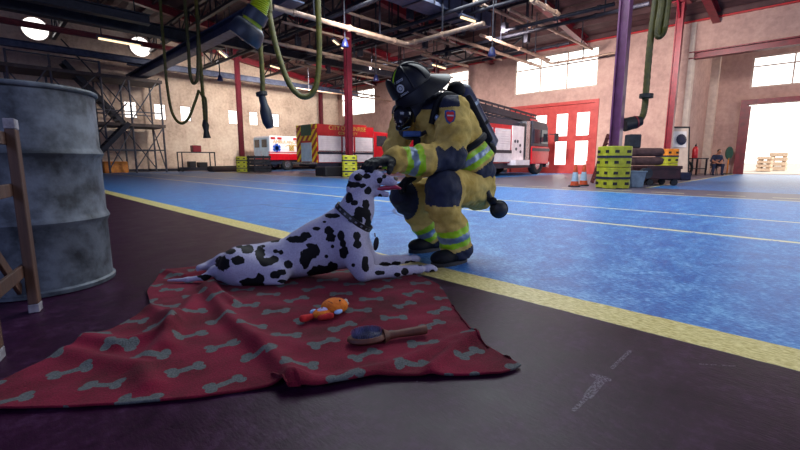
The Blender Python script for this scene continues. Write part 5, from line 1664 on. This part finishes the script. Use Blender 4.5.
    for i in range(n): fs.append(((m - 1) * n + i, (m - 1) * n + (i + 1) % n, m * n))
    MB().add(vs, fs).build('shell', M_helm, hm, smooth=True)
    cb = MB()
    for k in range(8):
        th = 2 * math.pi * (k + .5) / 8
        cb.tube([dome_pt(th, math.radians(a), 1.01) for a in range(6, 88, 9)], .007, 6)
    cb.tube([dome_pt(0, math.radians(a), 1.015) for a in range(8, 90, 9)] + [dome_pt(math.pi, math.radians(a), 1.015) for a in range(88, 4, -9)], .010, 8)
    each(cb, 'comb', M_helm, hm, smooth=True)
    # brim: short in front, long and drooping behind
    vs = []; fs = []
    for i in range(n):
        th = 2 * math.pi * i / n; c_, s_ = math.cos(th), math.sin(th)
        back = max(0, -c_)
        ro = .168 + .012 * max(0, c_) + .108 * back ** 2.0
        ri = 1 / math.sqrt((c_ / .150) ** 2 + (s_ / .122) ** 2)
        ro = ro * (1 - .08 * abs(s_))
        zo = -.030 - .045 * abs(s_) - .035 * back
        for r, z in ((ri * .97, .006), (ri * 1.05, .004), (ro, zo), (ro, zo - .007), (ri * 1.02, -.008), (ri * .97, -.008)): vs.append((r * c_, r * s_, z))
    k = 6
    for i in range(n):
        for j in range(k): fs.append((i * k + j, ((i + 1) % n) * k + j, ((i + 1) % n) * k + (j + 1) % k, i * k + (j + 1) % k))
    MB().add(vs, fs).build('brim', M_helm, hm, smooth=True)
    # front shield, curved plate leaning on the forehead, with white lettering bars and a round seal
    def sp(u, v, o=0.0):    # u across, v up, on the shield surface
        return Vector((.162 + .018 * v / .1 * 0 - (u * u) * 3.2 + o - .018 * (v / .12) ** 2, u, .012 + v))
    outl = [(-.052, 0), (.052, 0), (.060, .05), (.055, .10), (.035, .125), (0, .135), (-.035, .125), (-.055, .10), (-.060, .05)]
    sv = []; sf = []; gu, gv = 13, 12
    def half(v): return np.interp(v, [0, .05, .10, .125, .135], [.052, .060, .055, .035, .012])
    for j in range(gv + 1):
        v = .135 * j / gv; h_ = half(v)
        for i in range(gu + 1): sv.append(sp(-h_ + 2 * h_ * i / gu, v))
    for j in range(gv):
        for i in range(gu): a = j * (gu + 1) + i; sf.append((a, a + 1, a + gu + 2, a + gu + 1))
    shd = MB().add(sv, sf).build('front_shield', M_helm, hm, smooth=True); sm = shd.modifiers.new('thick', 'SOLIDIFY'); sm.thickness = .006; sm.offset = -1
    M_mark = pm('worn_white_marking', '#9aa2ac', '#c0c6cc', 30, .6)
    lt_ = MB(); rr = random.Random(2)
    def side_pt(th, z, o=.004):
        ph = math.asin(min(1, z / .158)); p = dome_pt(th, ph); nn = Vector((p.x / .150 ** 2, p.y / .122 ** 2, p.z / .158 ** 2)).normalized(); return p + nn * o, nn
    # markings sit on the shell's left front, where the photo shows them
    T0 = math.radians(34)
    for row, (z, wd, cnt, hh) in enumerate(((.098, .64, 7, .016), (.020, .58, 8, .012))):
        for i in range(cnt):
            th = T0 - wd / 2 + wd * (i + .5) / cnt
            p, nn = side_pt(th, z); tg = Vector((-math.sin(th), math.cos(th), 0)); tg = (tg - nn * tg.dot(nn)).normalized(); bi = nn.cross(tg)
            M3 = Matrix((tg, bi, nn)).transposed()
            lt_.box(p + bi * hh * .3, (wd * .14 / cnt * .62, hh * .28, .003), 0, M3); lt_.box(p - bi * hh * .3, (wd * .14 / cnt * .62, hh * .28, .003), 0, M3)
            lt_.box(p + tg * rr.choice((-1, 1)) * wd * .14 / cnt * .2, (wd * .14 / cnt * .22, hh * .7, .003), 0, M3)
    each(lt_, 'lettering', M_mark, hm)
    p, nn = side_pt(T0, .058); tq = nn.to_track_quat('Z', 'Y').to_matrix().to_4x4()
    MB().lathe([(.016, 0), (.026, 0), (.026, .003), (.016, .003), (.016, 0)], 24, p, 0, tq).lathe([(0, 0), (.011, 0), (.011, .003), (0, .003)], 16, p, 0, tq).build('round_seal', M_mark, hm)
    MB().tube([dome_pt(math.radians(8), math.radians(a), 1.03) for a in range(6, 90, 7)], .005, 6).build('lime_cord', M_limec, hm, smooth=True)

    # face mask, hood and chest regulator
    fc = px(404, 116, 2.625)
    mk = Body(.006); mk.ell(fc, (.066, .062, .075), Matrix.Rotation(math.radians(-15), 3, 'Y'), .02); mk.cone(px(401, 124, 2.60), px(399.5, 127, 2.585), .032, .026, .02)
    mv, mq = mk.mesh(); np_obj('face_mask', relax(mv, mq, 2), mq, M_visor, root)
    MB().tube(smooth_path([px(400, 126, 2.59), px(402, 134, 2.58), px(412, 138, 2.58), px(426, 132, 2.60)]), .013, 8).build('air_hose', M_black, root, smooth=True)
    MB().box(px(412, 134, 2.565), (.11, .035, .035)).build('chest_strap', M_bluew, root, bevel=.008)
    MB().box(px(417, 144, 2.57), (.045, .03, .075)).build('radio', M_blackc, root, bevel=.008)
    # shoulder straps
    MB().tube(smooth_path([px(470, 108, 2.83), px(455, 97, 2.70), px(443, 96, 2.60), px(436, 108, 2.555), px(432, 124, 2.555)]), .022, 8).build('shoulder_strap', M_blackc, root, smooth=True)
    MB().ell(px(437, 118, 2.53), (.014, .010, .02)).build('strap_buckle', M_silv, root, smooth=True)
    # waist belt following the coat
    a_ = px(436, 110, 2.74); b_ = px(471, 176, 2.79); axd = (b_ - a_).normalized(); bc = a_.lerp(b_, .60)
    e1 = Vector((0, 1, 0)); e1 = (e1 - axd * e1.dot(axd)).normalized(); e2 = axd.cross(e1)
    CV = V
    rel = CV - np.array(bc); hgt = rel @ np.array(axd); s1 = rel @ np.array(e1); s2 = rel @ np.array(e2); rad_ = np.hypot(s1, s2); an = np.arctan2(s2, s1)
    bt = []
    for i in range(40):
        th = 2 * math.pi * i / 40; dd = np.abs((an - th + math.pi) % (2 * math.pi) - math.pi)
        ok = (dd < .2) & (np.abs(hgt) < .03) & (rad_ < .26)
        r = (np.median(rad_[ok]) if ok.any() else .18); bt.append(bc + (e1 * math.cos(th) + e2 * math.sin(th)) * (min(r, .215) + .004))
    bt.append(bt[0]); MB().tube(smooth_path(bt, 3), .022, 8).build('waist_belt', M_blackc, root, smooth=True)
    MB().ell(px(444, 166, 2.42), (.03, .02, .03)).build('belt_clip', M_silv, root, smooth=True)
    # air cylinder and back frame
    c0 = px(459, 92, 2.90); c1 = px(487, 146, 2.97)
    d = (c1 - c0)
    MB().tube([c0 - d * .10, c0 - d * .07, c0, c0.lerp(c1, .3), c1, c1 + d * .06, c1 + d * .10, c1 + d * .16], [.03, .062, .082, .085, .085, .06, .03, .028], 24).build('air_cylinder', pm('blue_black_cylinder', '#141a34', '#222c54', 12, .4, .1), root, smooth=True)
    MB().ell(px(456, 90, 2.80), (.06, .055, .055)).build('collar_pad', M_blackc, root, smooth=True)
    MB().box(px(473, 122, 2.90), (.10, .22, .34), 0, Matrix.Rotation(math.radians(-29), 3, 'Y')).build('back_frame', M_blackc, root, bevel=.02)
    for f in (.25, .6): MB().cyl(c0.lerp(c1, f), c0.lerp(c1, f + .05), .089, n=24).build('cylinder_band', M_silv if f < .3 else M_blackc, root, smooth=True)
    MB().ell(px(489, 150, 2.86), (.05, .06, .05)).build('valve', M_blackc, root, smooth=True)
    # shield patch on the near sleeve
    # patch faces the camera; built from a shield outline
    pc_ = px(450, 117, 2.425)
    nn = Vector((.10, -1, .28)).normalized(); rt = Vector((1, 0, 0)); rt = (rt - nn * rt.dot(nn)).normalized(); uu = nn.cross(rt) * -1
    uu = uu if uu.z > 0 else -uu
    def plate(sc, off, name, mat):
        o2 = [(-.026, .03), (-.012, .036), (0, .031), (.012, .036), (.026, .03), (.027, 0), (.018, -.024), (0, -.040), (-.018, -.024), (-.027, 0)]
        vs = []; k = len(o2)
        for off2 in (off, off + .004): vs += [pc_ + rt * u * sc + uu * v * sc + nn * off2 for u, v in o2]
        fs = [tuple(range(k)), tuple(range(k, 2 * k))[::-1]] + [(i, (i + 1) % k, k + (i + 1) % k, k + i) for i in range(k)]
        return MB().add(vs, fs).build(name, mat, root)
    plate(1.15, 0, 'sleeve_patch', M_bluew)
    plate(.82, .004, 'patch_field', M_redbright)
    MB().box(pc_ + nn * .010 + uu * .004, (.035, .004, .008), 0, Matrix((rt, nn, uu)).transposed()).build('patch_bar', M_mark, root)
    # spare regulator on its hose, hanging behind the hip
    MB().tube(smooth_path([px(481, 178, 2.72), px(485, 188, 2.66), px(490, 199, 2.66), px(495, 206, 2.66)]), .022, 10).build('regulator_hose', M_black, root, smooth=True)
    rg = px(498.5, 209, 2.66)
    MB().ell(rg, (.056, .05, .058)).build('regulator', M_black, root, smooth=True)
    MB().torus(rg + Vector((0, -.012, 0)), .046, .013, Matrix.Rotation(math.pi / 2, 4, 'X'), 24, 8).build('regulator_ring', M_blackc, root, smooth=True)
    MB().ell(px(493, 201, 2.63), (.025, .022, .025)).build('regulator_knob', M_blackc, root, smooth=True)
    return root
firefighter()
# ------------------------------------------------------------------ person sitting in the side bay
def seated():
    p = onX(714, 172, 21.6)
    K = .80
    st = thing('stool', 'small dark stool under the seated person in the side bay', 'stool', (p.x, p.y, 0), .3)
    MB().lathe([(0, .29), (.15, .29), (.15, .325), (0, .325)], 18).build('seat', M_dark, st)
    for k in range(4):
        a = math.pi / 2 * k + .4; MB().cyl((.14 * math.cos(a), .14 * math.sin(a), 0), (.09 * math.cos(a), .09 * math.sin(a), .30), .015, n=8).build('leg', M_dark, st)
    # local frame: x towards the right of the photo, y away; the person faces the photographer, turned a little right
    root = thing('person', 'person in dark clothes sitting bent forward on a stool by the open bay door', 'person', (p.x, p.y, 0), math.radians(-45) - .25)
    M_skin = pm('skin', '#8a5a44', '#a06c54', 8, .6)
    M_cloth = pm('navy_work_clothes', '#141a34', '#1e2646', 10, .8)
    M_hair = pm('dark_hair', '#0e0c0c', '#1c1818', 30, .7)
    v = lambda x, y, z: Vector((x, y, z)) * K
    B = Body(.011)
    B.chain([v(0, .02, .54), v(.02, -.06, .78), v(.03, -.12, .96)], [.135, .13, .12], .05)
    B.chain([v(.03, -.13, 1.00), v(.05, -.17, 1.10)], [.055, .05], .02)
    B.ell(v(.06, -.20, 1.19), Vector((.078, .095, .112)) * K, Matrix.Rotation(math.radians(20), 3, 'X'), .02)
    B.ell(v(.06, -.295, 1.165), Vector((.014, .02, .02)) * K, k=.01)
    for s in (-1, 1):
        B.ell(v(.06 + s * .08, -.19, 1.18), Vector((.012, .02, .03)) * K, k=.008)
        B.chain([v(.03 + s * .16, -.10, .96), v(s * .25, -.18, .74)], [.062, .048], .03)
        B.chain([v(s * .25, -.18, .74), v(.03 + s * .05, -.40, .62)], [.044, .030], .02)
        B.chain([v(s * .09, .0, .54), v(s * .19, -.40, .52)], [.095, .066], .03)
        B.chain([v(s * .19, -.40, .52), v(s * .20, -.36, .09)], [.062, .042], .02)
        B.ell(v(s * .205, -.43, .045), Vector((.045, .11, .045)) * K, k=.02)
        h = v(.03 + s * .05, -.40, .62)
        B.ell(h + v(-s * .02, -.03, -.01), Vector((.03, .045, .022)) * K, k=.012)
        for i, o in enumerate((-.024, -.008, .008, .024)):
            B.cone(h + v(-s * .03 + o * .5, -.06, -.012 + o * .3), h + v(-s * .05 + o * .6, -.10 - .006 * (1.5 - abs(i - 1.5)), -.035), .011 * K, .009 * K, .004)
    V, Q = B.mesh(); V = relax(V, Q, 1); V[:, 2] = np.maximum(V[:, 2], .004); C = V[Q].mean(1) / K
    mi = np.ones(len(Q), int)
    head = C[:, 2] > 1.04
    mi[head] = 0
    fore = (C[:, 1] < -.215) & (C[:, 2] > .585) & (C[:, 2] < .80) & (np.abs(C[:, 0]) < .24); mi[fore] = 0
    np_obj('body', V, Q, [M_skin, M_cloth], root, mi)
    Hh = Body(.009); Hh.ell(v(.06, -.175, 1.225), Vector((.088, .10, .095)) * K, Matrix.Rotation(math.radians(20), 3, 'X'), .01); Hh.cut(v(.06, -.32, 1.14), Vector((.09, .10, .11)) * K, None, .01)
    hv, hq = Hh.mesh(); np_obj('hair', relax(hv, hq, 1), hq, M_hair, root)
    for s in (-1, 1): MB().ell(v(.06 + s * .03, -.287, 1.19), (.008, .006, .007), None, 8).build('eye', M_black, root)
    MB().box(v(.06, -.288, 1.125), (.035, .006, .007)).build('mouth', pm('lips', '#6a3430', '#743c36', 8), root)
seated()
bpy.context.view_layer.update()
